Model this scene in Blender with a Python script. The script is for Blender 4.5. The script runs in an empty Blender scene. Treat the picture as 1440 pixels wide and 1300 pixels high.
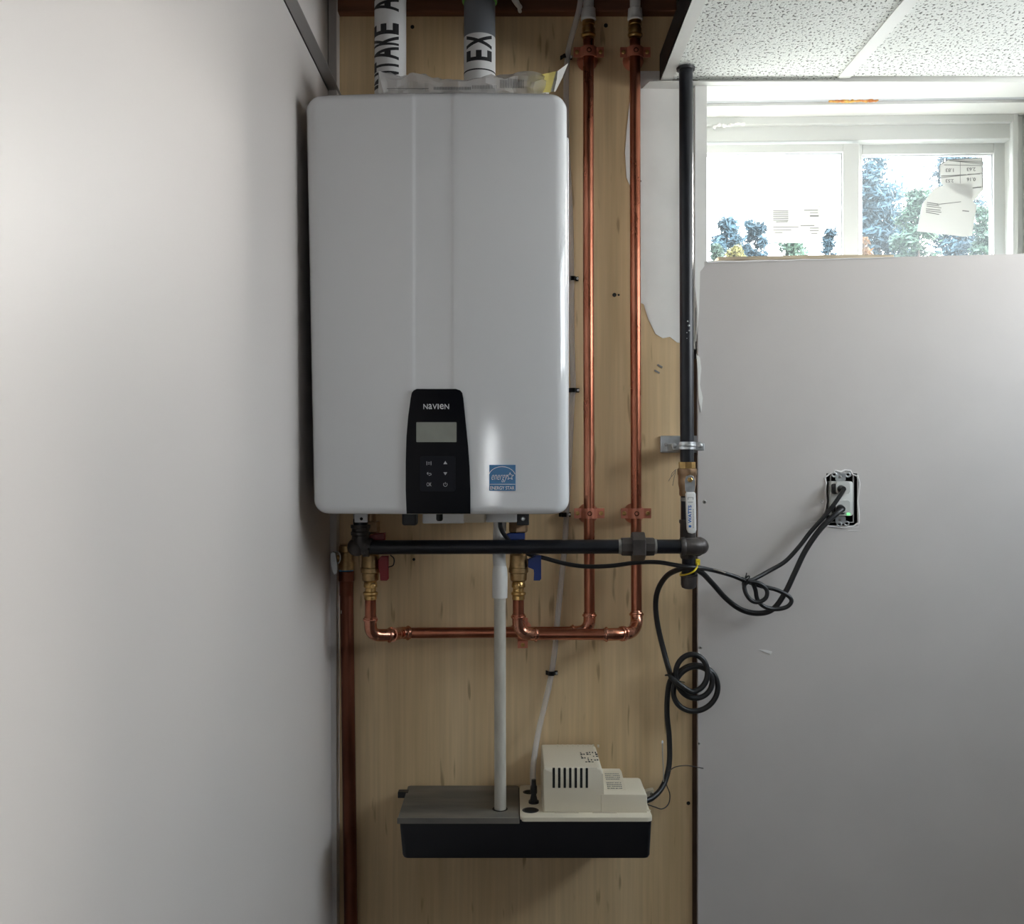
import bpy, bmesh, math, random
from mathutils import Vector, Matrix, noise

random.seed(7)
scene = bpy.context.scene
C = scene.collection
EYE = 1.40            # camera height over the floor
F = 1400.0            # focal length in pixels of the 1440 wide frame
R = math.radians

# ------------------------------------------------------------------ camera, sky, light, exposure
cam_d = bpy.data.cameras.new('camera')
cam_d.sensor_fit = 'HORIZONTAL'; cam_d.sensor_width = 36.0; cam_d.lens = 36.0 * F / 1440.0
cam_d.clip_start = 0.02; cam_d.clip_end = 400
cam = bpy.data.objects.new('camera', cam_d); C.objects.link(cam)
cam.location = (0, 0, EYE); cam.rotation_euler = (R(90), 0, 0)
scene.camera = cam

SKY = 14.0
w = bpy.data.worlds.new('sky'); scene.world = w; w.use_nodes = True
wn = w.node_tree.nodes; wl = w.node_tree.links
bg = wn['Background']
tc = wn.new('ShaderNodeTexCoord'); sep = wn.new('ShaderNodeSeparateXYZ')
rmp = wn.new('ShaderNodeValToRGB')
rmp.color_ramp.elements[0].position = 0.0; rmp.color_ramp.elements[0].color = (0.95, 0.98, 1.0, 1)
rmp.color_ramp.elements[1].position = 0.9; rmp.color_ramp.elements[1].color = (0.66, 0.83, 1.0, 1)
wl.new(tc.outputs['Generated'], sep.inputs[0]); wl.new(sep.outputs['Z'], rmp.inputs[0])
wl.new(rmp.outputs[0], bg.inputs['Color'])
bg.inputs['Strength'].default_value = SKY

def portal(name, loc, rot, sx, sy):
    l = bpy.data.lights.new(name, 'AREA'); l.shape = 'RECTANGLE'; l.size = sx; l.size_y = sy
    l.cycles.is_portal = True
    o = bpy.data.objects.new(name, l); C.objects.link(o); o.location = loc; o.rotation_euler = rot
portal('window_portal', (0.74, 2.27, EYE + 0.55), (R(-90), 0, 0), 0.72, 0.44)
portal('added_window_portal', (1.68, 1.22, EYE + 0.50), (0, R(90), 0), 0.46, 1.4)  # guides sky light through the added side window
portal('rear_window_portal', (0.15, -5.08, EYE - 0.03), (R(90), 0, 0), 0.28, 0.64)

sun_d = bpy.data.lights.new('hazy_sun', 'SUN'); sun_d.energy = 30.0; sun_d.angle = R(46); sun_d.color = (1.0, 0.965, 0.90)
sun = bpy.data.objects.new('hazy_sun', sun_d); C.objects.link(sun)
sun.rotation_euler = Vector((-1.10, -1.30, -0.50)).to_track_quat('-Z', 'Y').to_euler(); sun.location = (6, 9, 8)

vs = scene.view_settings
vs.view_transform = 'Standard'; vs.look = 'None'; vs.gamma = 1.0; vs.use_curve_mapping = False
vs.exposure = -0.08

# ------------------------------------------------------------------ coordinates
PLY = 2.020           # plywood face, distance from the camera plane
DW = 2.004            # grey drywall face
YAW = 0.035           # the window wall is slightly out of square with the plywood
def P(px, py, d):
    return Vector(((px - 720) / F * d, d, EYE + (650 - py) / F * d))
def X(px, d): return (px - 720) / F * d
def Z(py, d): return EYE + (650 - py) / F * d
def px2m(n, d): return n / F * d

# ------------------------------------------------------------------ materials
def new_mat(name):
    m = bpy.data.materials.new(name); m.use_nodes = True
    nt = m.node_tree
    return m, nt.nodes, nt.links, nt.nodes['Principled BSDF']

def mat(name, col, rough=0.5, metal=0.0, spec=0.5, var=0.0, var_scale=20.0, bump=0.0, bump_scale=200.0,
        stretch=(1, 1, 1), col2=None, coat=0.0, alpha=1.0, trans=0.0, emit=None, rough_var=0.0, detail=4.0, lo=0.35, hi=0.65):
    m, n, l, b = new_mat(name)
    b.inputs['Base Color'].default_value = (*col, 1)
    b.inputs['Roughness'].default_value = rough
    b.inputs['Metallic'].default_value = metal
    b.inputs['Specular IOR Level'].default_value = spec
    b.inputs['Coat Weight'].default_value = coat
    b.inputs['Alpha'].default_value = alpha
    b.inputs['Transmission Weight'].default_value = trans
    if emit:
        b.inputs['Emission Color'].default_value = (*emit[0], 1); b.inputs['Emission Strength'].default_value = emit[1]
    g = None
    if var or col2 or bump or rough_var:
        g = n.new('ShaderNodeNewGeometry')
        mp = n.new('ShaderNodeMapping'); mp.inputs['Scale'].default_value = stretch
        l.new(g.outputs['Position'], mp.inputs['Vector'])
    if var or col2:
        t = n.new('ShaderNodeTexNoise'); t.inputs['Scale'].default_value = var_scale; t.inputs['Detail'].default_value = detail
        l.new(mp.outputs[0], t.inputs['Vector'])
        r = n.new('ShaderNodeValToRGB')
        c2 = col2 if col2 else tuple(min(1, c * (1 + var)) for c in col)
        c1 = col if col2 else tuple(c * (1 - var) for c in col)
        r.color_ramp.elements[0].position = lo; r.color_ramp.elements[0].color = (*c1, 1)
        r.color_ramp.elements[1].position = hi; r.color_ramp.elements[1].color = (*c2, 1)
        l.new(t.outputs['Fac'], r.inputs[0]); l.new(r.outputs[0], b.inputs['Base Color'])
        if rough_var:
            mr = n.new('ShaderNodeMapRange')
            mr.inputs['To Min'].default_value = rough - rough_var; mr.inputs['To Max'].default_value = rough + rough_var
            l.new(t.outputs['Fac'], mr.inputs['Value']); l.new(mr.outputs[0], b.inputs['Roughness'])
    if bump:
        t2 = n.new('ShaderNodeTexNoise'); t2.inputs['Scale'].default_value = bump_scale; t2.inputs['Detail'].default_value = 2
        l.new(mp.outputs[0], t2.inputs['Vector'])
        bp = n.new('ShaderNodeBump'); bp.inputs['Strength'].default_value = bump; bp.inputs['Distance'].default_value = 0.001
        l.new(t2.outputs['Fac'], bp.inputs['Height']); l.new(bp.outputs[0], b.inputs['Normal'])
    return m

def plywood_mat():
    m, n, l, b = new_mat('plywood')
    g = n.new('ShaderNodeNewGeometry')
    def noise_tex(sc, scale, det):
        mp = n.new('ShaderNodeMapping'); mp.inputs['Scale'].default_value = sc
        l.new(g.outputs['Position'], mp.inputs['Vector'])
        t = n.new('ShaderNodeTexNoise'); t.inputs['Scale'].default_value = scale; t.inputs['Detail'].default_value = det
        l.new(mp.outputs[0], t.inputs['Vector']); return t
    a = noise_tex((1, 1, 0.10), 14, 5)
    r = n.new('ShaderNodeValToRGB')
    r.color_ramp.elements[0].position = 0.3; r.color_ramp.elements[0].color = (0.61, 0.435, 0.235, 1)
    r.color_ramp.elements[1].position = 0.7; r.color_ramp.elements[1].color = (0.75, 0.565, 0.335, 1)
    l.new(a.outputs['Fac'], r.inputs[0])
    # fine vertical grain
    f = noise_tex((1, 1, 0.03), 130, 3)
    mr = n.new('ShaderNodeMapRange'); mr.inputs['From Min'].default_value = 0.3; mr.inputs['From Max'].default_value = 0.7
    mr.inputs['To Min'].default_value = 0.90; mr.inputs['To Max'].default_value = 1.05
    l.new(f.outputs['Fac'], mr.inputs['Value'])
    mx = n.new('ShaderNodeMix'); mx.data_type = 'RGBA'; mx.blend_type = 'MULTIPLY'; mx.inputs[0].default_value = 1
    l.new(r.outputs[0], mx.inputs[6]); l.new(mr.outputs[0], mx.inputs[7])
    # short dark flecks in the veneer
    k = noise_tex((1, 1, 0.14), 75, 1)
    rk = n.new('ShaderNodeValToRGB')
    rk.color_ramp.elements[0].position = 0.70; rk.color_ramp.elements[0].color = (0, 0, 0, 1)
    rk.color_ramp.elements[1].position = 0.78; rk.color_ramp.elements[1].color = (0.55, 0.55, 0.55, 1)
    l.new(k.outputs['Fac'], rk.inputs[0])
    m2 = n.new('ShaderNodeMix'); m2.data_type = 'RGBA'
    l.new(rk.outputs[0], m2.inputs[0]); l.new(mx.outputs[2], m2.inputs[6]); m2.inputs[7].default_value = (0.20, 0.12, 0.05, 1)
    l.new(m2.outputs[2], b.inputs['Base Color'])
    b.inputs['Roughness'].default_value = 0.55
    return m

def tile_mat():
    m, n, l, b = new_mat('acoustic_tile')
    g = n.new('ShaderNodeNewGeometry')
    mp = n.new('ShaderNodeMapping'); mp.inputs['Scale'].default_value = (1, 0.75, 1)
    l.new(g.outputs['Position'], mp.inputs['Vector'])
    t = n.new('ShaderNodeTexNoise'); t.inputs['Scale'].default_value = 210; t.inputs['Detail'].default_value = 1.5
    l.new(mp.outputs[0], t.inputs['Vector'])
    r = n.new('ShaderNodeValToRGB')
    r.color_ramp.elements[0].position = 0.36; r.color_ramp.elements[0].color = (0.16, 0.17, 0.15, 1)
    r.color_ramp.elements[1].position = 0.43; r.color_ramp.elements[1].color = (0.82, 0.84, 0.80, 1)
    l.new(t.outputs['Fac'], r.inputs[0]); l.new(r.outputs[0], b.inputs['Base Color'])
    bp = n.new('ShaderNodeBump'); bp.inputs['Strength'].default_value = 0.5; bp.inputs['Distance'].default_value = 0.002
    l.new(t.outputs['Fac'], bp.inputs['Height']); l.new(bp.outputs[0], b.inputs['Normal'])
    b.inputs['Roughness'].default_value = 0.95
    return m

def veil_mat(name, fac, col, grain):
    """dusty window glass / insect screen: mostly see-through, a little light scattered by the dust"""
    m = bpy.data.materials.new(name); m.use_nodes = True
    n = m.node_tree.nodes; l = m.node_tree.links; n.clear()
    out = n.new('ShaderNodeOutputMaterial'); tr = n.new('ShaderNodeBsdfTransparent'); tl = n.new('ShaderNodeBsdfTranslucent')
    tl.inputs[0].default_value = (*col, 1)
    mx = n.new('ShaderNodeMixShader'); mx.inputs[0].default_value = fac
    if grain:
        g = n.new('ShaderNodeNewGeometry'); t = n.new('ShaderNodeTexNoise'); t.inputs['Scale'].default_value = grain; t.inputs['Detail'].default_value = 1
        l.new(g.outputs['Position'], t.inputs['Vector'])
        mr = n.new('ShaderNodeMapRange'); mr.inputs['From Min'].default_value = 0.3; mr.inputs['From Max'].default_value = 0.7
        mr.inputs['To Min'].default_value = fac * 0.5; mr.inputs['To Max'].default_value = fac * 1.5
        l.new(t.outputs['Fac'], mr.inputs['Value']); l.new(mr.outputs[0], mx.inputs[0])
    l.new(tr.outputs[0], mx.inputs[1]); l.new(tl.outputs[0], mx.inputs[2]); l.new(mx.outputs[0], out.inputs[0])
    return m

def thin_mat(name, col, opacity, rough=0.3, tcol=None):
    """thin plastic film or paper: diffuse + light let through, partly see-through"""
    m = bpy.data.materials.new(name); m.use_nodes = True
    n = m.node_tree.nodes; l = m.node_tree.links; n.clear()
    out = n.new('ShaderNodeOutputMaterial'); b = n.new('ShaderNodeBsdfPrincipled'); tl = n.new('ShaderNodeBsdfTranslucent')
    b.inputs['Base Color'].default_value = (*col, 1); b.inputs['Roughness'].default_value = rough
    tl.inputs[0].default_value = (*(tcol or col), 1)
    m1 = n.new('ShaderNodeMixShader'); m1.inputs[0].default_value = 0.35
    l.new(b.outputs[0], m1.inputs[1]); l.new(tl.outputs[0], m1.inputs[2])
    tr = n.new('ShaderNodeBsdfTransparent'); m2 = n.new('ShaderNodeMixShader'); m2.inputs[0].default_value = opacity
    l.new(tr.outputs[0], m2.inputs[1]); l.new(m1.outputs[0], m2.inputs[2]); l.new(m2.outputs[0], out.inputs[0])
    return m

M = {}
M['wall'] = mat('wall_paint', (0.68, 0.635, 0.605), 0.46, bump=0.10, bump_scale=170, spec=0.4)
M['wall_far'] = mat('dark_rear_paint', (0.20, 0.20, 0.21), 0.7)
M['wall_grey'] = mat('wall_paint_grey', (0.60, 0.565, 0.54), 0.55, bump=0.10, bump_scale=150, var=0.02, var_scale=6)
M['primer'] = mat('white_primer', (0.83, 0.82, 0.78), 0.6, bump=0.1, bump_scale=120, var=0.03, var_scale=14)
M['white_trim'] = mat('white_trim', (0.76, 0.76, 0.72), 0.45)
M['grey_trim'] = mat('grey_trim', (0.36, 0.35, 0.34), 0.5)
M['shadow_gap'] = mat('gasket', (0.45, 0.46, 0.47), 0.6)
M['vinyl'] = mat('window_vinyl', (0.64, 0.65, 0.625), 0.35)
M['plywood'] = plywood_mat()
M['edge_wood'] = mat('board_edge', (0.10, 0.055, 0.03), 0.7, var=0.35, var_scale=60, stretch=(1, 1, 0.1))
M['joist'] = mat('joist_wood', (0.17, 0.065, 0.03), 0.7, var=0.3, var_scale=30, stretch=(0.15, 1, 1))
M['tile'] = tile_mat()
M['floor'] = mat('concrete_floor', (0.11, 0.085, 0.07), 0.7, var=0.1, var_scale=5)
M['concrete'] = mat('concrete', (0.42, 0.41, 0.39), 0.9, var=0.1, var_scale=8)
M['gravel'] = mat('gravel', (0.31, 0.30, 0.27), 0.95, var=0.2, var_scale=60)
M['glass'] = veil_mat('dusty_glass', 0.006, (0.9, 0.97, 1.0), 900)
M['screen'] = veil_mat('insect_screen', 0.008, (0.86, 0.97, 1.0), 500)
M['heater'] = mat('white_enamel', (0.73, 0.74, 0.75), 0.05, bump=0.045, bump_scale=420, spec=0.5)
M['casing'] = mat('white_casing', (0.74, 0.745, 0.75), 0.4)
M['panel'] = mat('black_gloss', (0.003, 0.0035, 0.006), 0.12, spec=0.10)
M['keypad'] = mat('keypad_black', (0.009, 0.010, 0.015), 0.35, spec=0.12)
M['lcd'] = mat('lcd', (0.26, 0.27, 0.235), 0.35, var=0.06, var_scale=40)
M['icon'] = mat('print_grey', (0.50, 0.51, 0.53), 0.5)
M['logo'] = mat('print_silver', (0.66, 0.67, 0.69), 0.4)
M['blue_sticker'] = mat('sticker_blue', (0.012, 0.15, 0.36), 0.22, spec=0.35)
M['white_print'] = mat('print_white', (0.80, 0.83, 0.86), 0.4)
M['black_print'] = mat('print_black', (0.012, 0.012, 0.014), 0.5)
M['grey_print'] = mat('print_faded', (0.22, 0.22, 0.22), 0.6)
M['copper'] = mat('copper', (0.33, 0.110, 0.064), 0.30, 1.0, col2=(0.52, 0.21, 0.13), var_scale=16, stretch=(1, 1, 0.5), rough_var=0.10, detail=6)
M['copper_fit'] = mat('copper_fitting', (0.52, 0.20, 0.12), 0.26, 1.0, col2=(0.72, 0.36, 0.25), var_scale=45, rough_var=0.08)
M['copper_old'] = mat('copper_aged', (0.12, 0.042, 0.026), 0.42, 1.0, col2=(0.22, 0.08, 0.05), var_scale=18, stretch=(1, 1, 0.3), rough_var=0.1)
M['copper_strap'] = mat('copper_plated', (0.56, 0.20, 0.125), 0.40, 0.40, var=0.12, var_scale=40)
M['brass'] = mat('brass', (0.56, 0.36, 0.14), 0.30, 1.0, var=0.2, var_scale=50)
M['brass_rough'] = mat('brass_cast', (0.46, 0.31, 0.15), 0.45, 1.0, var=0.2, var_scale=70, bump=0.2, bump_scale=300)
M['bronze'] = mat('bronze_cast', (0.38, 0.25, 0.15), 0.45, 1.0, var=0.15, var_scale=70, bump=0.2, bump_scale=300)
M['iron'] = mat('black_iron_pipe', (0.007, 0.008, 0.012), 0.36, spec=0.42, var=0.3, var_scale=20)
M['iron_cast'] = mat('cast_iron', (0.065, 0.056, 0.052), 0.42, 0.35, var=0.2, var_scale=40, bump=0.2, bump_scale=260)
M['thread'] = mat('thread_tape', (0.26, 0.25, 0.23), 0.5, var=0.2, var_scale=200)
M['zinc'] = mat('galvanised', (0.56, 0.58, 0.59), 0.36, 1.0, var=0.12, var_scale=60)
M['screw'] = mat('screw_steel', (0.40, 0.39, 0.36), 0.35, 1.0)
M['dark'] = mat('dark_hole', (0.010, 0.009, 0.008), 0.8)
M['red'] = mat('red_plastic', (0.22, 0.005, 0.008), 0.45)
M['blue'] = mat('blue_plastic', (0.006, 0.03, 0.17), 0.35)
M['black'] = mat('black_plastic', (0.010, 0.010, 0.011), 0.45)
M['rubber'] = mat('black_rubber', (0.013, 0.013, 0.014), 0.40, spec=0.5, bump=0.05, bump_scale=400)
M['pvc'] = mat('white_pvc', (0.72, 0.71, 0.68), 0.35, var=0.05, var_scale=60, stretch=(1, 1, 0.3))
M['pvc_dusty'] = mat('dusty_pvc', (0.52, 0.495, 0.43), 0.5, var=0.08, var_scale=90, stretch=(1, 1, 0.3))
M['intake'] = mat('intake_pvc', (0.66, 0.65, 0.58), 0.4)
M['grey_pp'] = mat('grey_vent_pipe', (0.155, 0.165, 0.18), 0.45)
M['label'] = mat('label_white', (0.70, 0.70, 0.69), 0.5)
M['green'] = mat('green_seal', (0.13, 0.42, 0.06), 0.5)
M['pex'] = mat('white_pex', (0.70, 0.70, 0.69), 0.35)
M['tube'] = thin_mat('clear_vinyl', (0.80, 0.79, 0.80), 0.42, 0.15)
M['bag'] = thin_mat('plastic_film', (0.92, 0.91, 0.89), 0.58, 0.12)
M['paper'] = mat('paper', (0.80, 0.79, 0.75), 0.7)
M['yellow_paper'] = thin_mat('yellow_paper', (0.92, 0.84, 0.40), 1.0, 0.7)
M['sticker'] = thin_mat('window_label_paper', (0.85, 0.85, 0.83), 1.0, 0.7, (0.38, 0.38, 0.36))
M['tank'] = mat('black_tank', (0.007, 0.007, 0.010), 0.42, bump=0.15, bump_scale=500)
M['lid'] = mat('dusty_lid', (0.075, 0.072, 0.068), 0.45, col2=(0.17, 0.155, 0.13), var_scale=14, stretch=(0.4, 1.6, 1), detail=6)
M['cream'] = mat('cream_plastic', (0.72, 0.655, 0.52), 0.42)
M['beige'] = mat('beige_plastic', (0.60, 0.53, 0.42), 0.5)
M['white_handle'] = mat('white_vinyl_grip', (0.80, 0.79, 0.76), 0.35)
M['blue_print'] = mat('print_blue', (0.02, 0.14, 0.45), 0.4)
M['yellow'] = mat('yellow_nylon', (0.80, 0.62, 0.03), 0.4)
M['tape_blue'] = mat('blue_tape', (0.08, 0.25, 0.42), 0.5)
M['outlet'] = mat('receptacle_white', (0.64, 0.64, 0.61), 0.4)
M['led'] = mat('led_green', (0.1, 0.8, 0.2), 0.4, emit=((0.25, 1.0, 0.35), 1.2))
M['plaster'] = mat('torn_paper', (0.80, 0.78, 0.76), 0.8)
M['foam'] = mat('spray_foam', (0.78, 0.55, 0.12), 0.8, col2=(0.55, 0.15, 0.05), var_scale=60)
M['lath'] = mat('raw_lath', (0.55, 0.46, 0.33), 0.7, var=0.25, var_scale=60, stretch=(0.1, 1, 1))
M['wire'] = mat('thin_wire', (0.05, 0.04, 0.035), 0.5)
M['wire_grey'] = mat('thin_wire_grey', (0.33, 0.29, 0.24), 0.5)
M['bark'] = mat('bark', (0.06, 0.045, 0.035), 0.9)
M['leaf_blue'] = mat('leaf_bluegreen', (0.026, 0.056, 0.072), 0.8, var=0.5, var_scale=3)
M['leaf_green'] = mat('leaf_green', (0.042, 0.075, 0.045), 0.8, var=0.5, var_scale=3)
M['leaf_yellow'] = mat('leaf_yellow', (0.10, 0.085, 0.015), 0.8, var=0.4, var_scale=3)
M['leaf_orange'] = mat('leaf_orange', (0.14, 0.055, 0.006), 0.8, var=0.4, var_scale=3)

# ------------------------------------------------------------------ object helpers
WL = {}
def world_loc(o):
    return WL.get(o.name, Vector((0, 0, 0)))

def obj(name, bm, m, parent=None, smooth=False, angle=None):
    """link a bmesh in world coordinates as one object, origin at the middle of its base"""
    bmesh.ops.recalc_face_normals(bm, faces=bm.faces[:])
    me = bpy.data.meshes.new(name); bm.to_mesh(me); bm.free()
    return link(name, me, m, parent, smooth, angle)

def link(name, me, m, parent=None, smooth=False, angle=None):
    vs_ = me.vertices
    if len(vs_):
        xs = [v.co.x for v in vs_]; ys = [v.co.y for v in vs_]; zs = [v.co.z for v in vs_]
        c = Vector(((min(xs) + max(xs)) / 2, (min(ys) + max(ys)) / 2, min(zs)))
    else:
        c = Vector((0, 0, 0))
    me.transform(Matrix.Translation(-c))
    me.materials.append(M[m] if isinstance(m, str) else m)
    if smooth:
        me.polygons.foreach_set('use_smooth', [True] * len(me.polygons))
        if angle: me.set_sharp_from_angle(angle=R(angle))
    o = bpy.data.objects.new(name, me); C.objects.link(o)
    WL[o.name] = c
    if parent is not None:
        o.parent = parent; o.location = c - world_loc(parent)
    else:
        o.location = c
    return o

def tag(o, label, cat, group=None, kind=None):
    o['label'] = label; o['category'] = cat
    if group: o['group'] = group
    if kind: o['kind'] = kind
    return o

def thing(name, label, cat, loc, group=None, kind=None):
    o = bpy.data.objects.new(name, None); C.objects.link(o)
    o.location = loc; o.empty_display_size = 0.02
    WL[o.name] = Vector(loc)
    return tag(o, label, cat, group, kind)

# ---- bmesh shapes
def B(): return bmesh.new()

def box(bm, x0, x1, y0, y1, z0, z1, bevel=0.0, seg=2):
    t = bmesh.new()
    bmesh.ops.create_cube(t, size=1.0)
    for v in t.verts:
        v.co = Vector((x0 + (v.co.x + .5) * (x1 - x0), y0 + (v.co.y + .5) * (y1 - y0), z0 + (v.co.z + .5) * (z1 - z0)))
    if bevel:
        bmesh.ops.bevel(t, geom=t.edges[:], offset=bevel, segments=seg, affect='EDGES', profile=0.5)
    merge(bm, t); return bm

def merge(bm, t, mtx=None):
    if mtx is not None: bmesh.ops.transform(t, matrix=mtx, verts=t.verts[:])
    mp = {}
    for v in t.verts: mp[v] = bm.verts.new(v.co)
    for f in t.faces:
        try: bm.faces.new([mp[v] for v in f.verts])
        except ValueError: pass
    t.free()

def prism(bm, pts, y0, y1, bevel=0.0, seg=2):
    """outline pts (x,z) extruded from y0 (front) to y1; bevel on the front rim"""
    t = bmesh.new()
    a = [t.verts.new((x, y0, z)) for x, z in pts]; b = [t.verts.new((x, y1, z)) for x, z in pts]
    n = len(pts)
    ff = t.faces.new(a); t.faces.new(b[::-1])
    for i in range(n): t.faces.new((a[i], a[(i + 1) % n], b[(i + 1) % n], b[i]))
    if bevel:
        bmesh.ops.bevel(t, geom=list(ff.edges), offset=bevel, segments=seg, affect='EDGES', profile=0.5)
    merge(bm, t); return bm

def rrect(x0, x1, z0, z1, r, n=5):
    out = []
    for cx, cz, a0 in ((x1 - r, z1 - r, 0), (x0 + r, z1 - r, 90), (x0 + r, z0 + r, 180), (x1 - r, z0 + r, 270)):
        for i in range(n + 1):
            a = R(a0 + 90 * i / n); out.append((cx + r * math.cos(a), cz + r * math.sin(a)))
    return out

def frame_of(d):
    d = d.normalized(); up = Vector((0, 0, 1)) if abs(d.z) < 0.9 else Vector((0, 1, 0))
    s = d.cross(up).normalized(); u = s.cross(d).normalized()
    return s, u, d

def tube(bm, pts, r, seg=14, closed=False, cap=True):
    pts = [Vector(p) for p in pts]; n = len(pts)
    rr = r if isinstance(r, (list, tuple)) else [r] * n
    tg = []
    for i in range(n):
        if closed: d = pts[(i + 1) % n] - pts[i - 1]
        else: d = pts[min(i + 1, n - 1)] - pts[max(i - 1, 0)]
        tg.append(d.normalized())
    s, u, _ = frame_of(tg[0]); rings = []
    for i in range(n):
        s = (s - tg[i] * s.dot(tg[i])).normalized(); u = tg[i].cross(s).normalized()
        rings.append([bm.verts.new(pts[i] + (s * math.cos(2 * math.pi * k / seg) + u * math.sin(2 * math.pi * k / seg)) * rr[i]) for k in range(seg)])
    m = n if closed else n - 1
    for i in range(m):
        a, b = rings[i], rings[(i + 1) % n]
        for k in range(seg): bm.faces.new((a[k], a[(k + 1) % seg], b[(k + 1) % seg], b[k]))
    if cap and not closed:
        bm.faces.new(rings[0][::-1]); bm.faces.new(rings[-1])
    return bm

def lathe(bm, a, d, prof, seg=20, rot=0.0):
    """profile [(t, r)] turned about the axis through a along d"""
    a = Vector(a); s, u, d = frame_of(Vector(d)); rings = []
    for t, r in prof:
        rings.append([bm.verts.new(a + d * t + (s * math.cos(rot + 2 * math.pi * k / seg) + u * math.sin(rot + 2 * math.pi * k / seg)) * max(r, 1e-5)) for k in range(seg)])
    for i in range(len(rings) - 1):
        p, q = rings[i], rings[i + 1]
        for k in range(seg): bm.faces.new((p[k], p[(k + 1) % seg], q[(k + 1) % seg], q[k]))
    bm.faces.new(rings[0][::-1]); bm.faces.new(rings[-1])
    return bm

def bent_strip(prof, t, cx, cy, z0, z1):
    """sheet-metal strip: profile (x,y) seen from above, thickness t towards the viewer, height z0..z1"""
    bm = B(); n = len(prof); front = []
    for i in range(n):
        a = Vector(prof[max(i - 1, 0)]); b = Vector(prof[min(i + 1, n - 1)]); d = (b - a).normalized()
        front.append((prof[i][0] + d.y * t, prof[i][1] - d.x * t))
    V = [[bm.verts.new((cx + x, cy + y, z)) for x, y in q] for z in (z0, z1) for q in (prof, front)]
    ib, ifr, tb, tf = V
    for i in range(n - 1):
        for p, q in ((ib, tb), (ifr, tf), (ib, ifr), (tb, tf)): bm.faces.new((p[i], p[i + 1], q[i + 1], q[i]))
    for i in (0, n - 1): bm.faces.new((ib[i], ifr[i], tf[i], tb[i]))
    return bm

def catmull(pts, n=8, closed=False):
    pts = [Vector(p) for p in pts]; out = []; N = len(pts)
    m = N if closed else N - 1
    for i in range(m):
        p0 = pts[i - 1] if (i > 0 or closed) else pts[0] * 2 - pts[1]
        p1 = pts[i]; p2 = pts[(i + 1) % N]
        p3 = pts[(i + 2) % N] if (i + 2 < N or closed) else pts[-1] * 2 - pts[-2]
        for k in range(n):
            t = k / n
            out.append(0.5 * ((2 * p1) + (p2 - p0) * t + (2 * p0 - 5 * p1 + 4 * p2 - p3) * t * t + (3 * p1 - p0 - 3 * p2 + p3) * t ** 3))
    if not closed: out.append(pts[-1])
    return out

def arc_corner(pa, pc, pb, rad, n=8):
    pa, pc, pb = Vector(pa), Vector(pc), Vector(pb)
    da = (pa - pc).normalized(); db = (pb - pc).normalized()
    half = da.angle(db) / 2; t = rad / math.tan(half)
    t = min(t, (pa - pc).length * 0.98, (pb - pc).length * 0.98)
    A = pc + da * t; Bp = pc + db * t; out = []
    for i in range(n + 1):
        k = i / n
        out.append(A * (1 - k) ** 2 + pc * 2 * k * (1 - k) * 1.0 + Bp * k * k)
    return out

FONT_CACHE = {}
def text_bm(s, bold=0.0):
    """flat mesh of a word: x along the word, y up, cap height 1"""
    cu = bpy.data.curves.new('tmp_text', 'FONT'); cu.body = s; cu.size = 1.0; cu.offset = bold; cu.resolution_u = 3
    o = bpy.data.objects.new('tmp_text', cu); C.objects.link(o)
    dg = bpy.context.evaluated_depsgraph_get()
    me = bpy.data.meshes.new_from_object(o.evaluated_get(dg))
    bpy.data.objects.remove(o); bpy.data.curves.remove(cu)
    t = bmesh.new(); t.from_mesh(me); bpy.data.meshes.remove(me)
    return t

def text_fit(bm, s, x0, x1, z0, z1, y, rot=0, bold=0.0, slant=0.0, thick=0.0006, fn=None):
    """fit a word to a rectangle facing the camera; rot 90 reads upwards, 180 upside down"""
    t = text_bm(s, bold)
    xs = [v.co.x for v in t.verts]; ys = [v.co.y for v in t.verts]
    a, b, c, d = min(xs), max(xs), min(ys), max(ys)
    ext = bmesh.ops.extrude_face_region(t, geom=t.faces[:])
    top = {v for v in ext['geom'] if isinstance(v, bmesh.types.BMVert)}
    for v in t.verts:
        u = (v.co.x - a) / (b - a); q = (v.co.y - c) / max(d - c, 1e-6)
        u = u + slant * (q - 0.5)
        if rot == 0: x, z = x0 + u * (x1 - x0), z0 + q * (z1 - z0)
        elif rot == 90: x, z = x1 - q * (x1 - x0), z0 + u * (z1 - z0)
        elif rot == 180: x, z = x1 - u * (x1 - x0), z1 - q * (z1 - z0)
        yy = y - (thick if v in top else 0)
        v.co = Vector((x, yy, z))
    merge(bm, t); return bm

def hshear(bm):
    for v in bm.verts: v.co.y -= YAW * (v.co.x - 0.37)
    return bm

def jitter(bm, s, f=40):
    for v in bm.verts: v.co += noise.noise_vector(v.co * f) * s
    return bm

# ================================================================== the room
st = dict(kind='structure')
XL = -0.366                       # left wall face
CEIL = EYE + 0.765
TOP = EYE + 1.22
XR = 1.60; YB = -5.0

o = obj('floor', box(B(), XL - .1, XR + .1, YB - .1, 2.3, -0.1, 0), 'floor'); tag(o, 'grey concrete basement floor below the picture', 'floor', **st)

bm = B(); box(bm, XL - .10, XL, YB - .1, 2.05, 0, TOP)
for v in bm.verts:                # the wall leans in a touch towards the floor at its far end
    if v.co.x > XL - .01 and v.co.y > 1 : v.co.x += 0.010 if v.co.z < 0.5 else -0.004
o = obj('wall_left', bm, 'wall'); tag(o, 'smooth off-white painted wall filling the left of the view', 'wall', **st)

bm = B(); box(bm, XL, XL + .0165, 1.985, 2.019, 0, TOP - .2, 0.001)
o = obj('trim_1', bm, 'wall_grey'); tag(o, 'narrow grey strip in the corner beside the brown pipe', 'trim', **st)

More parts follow.
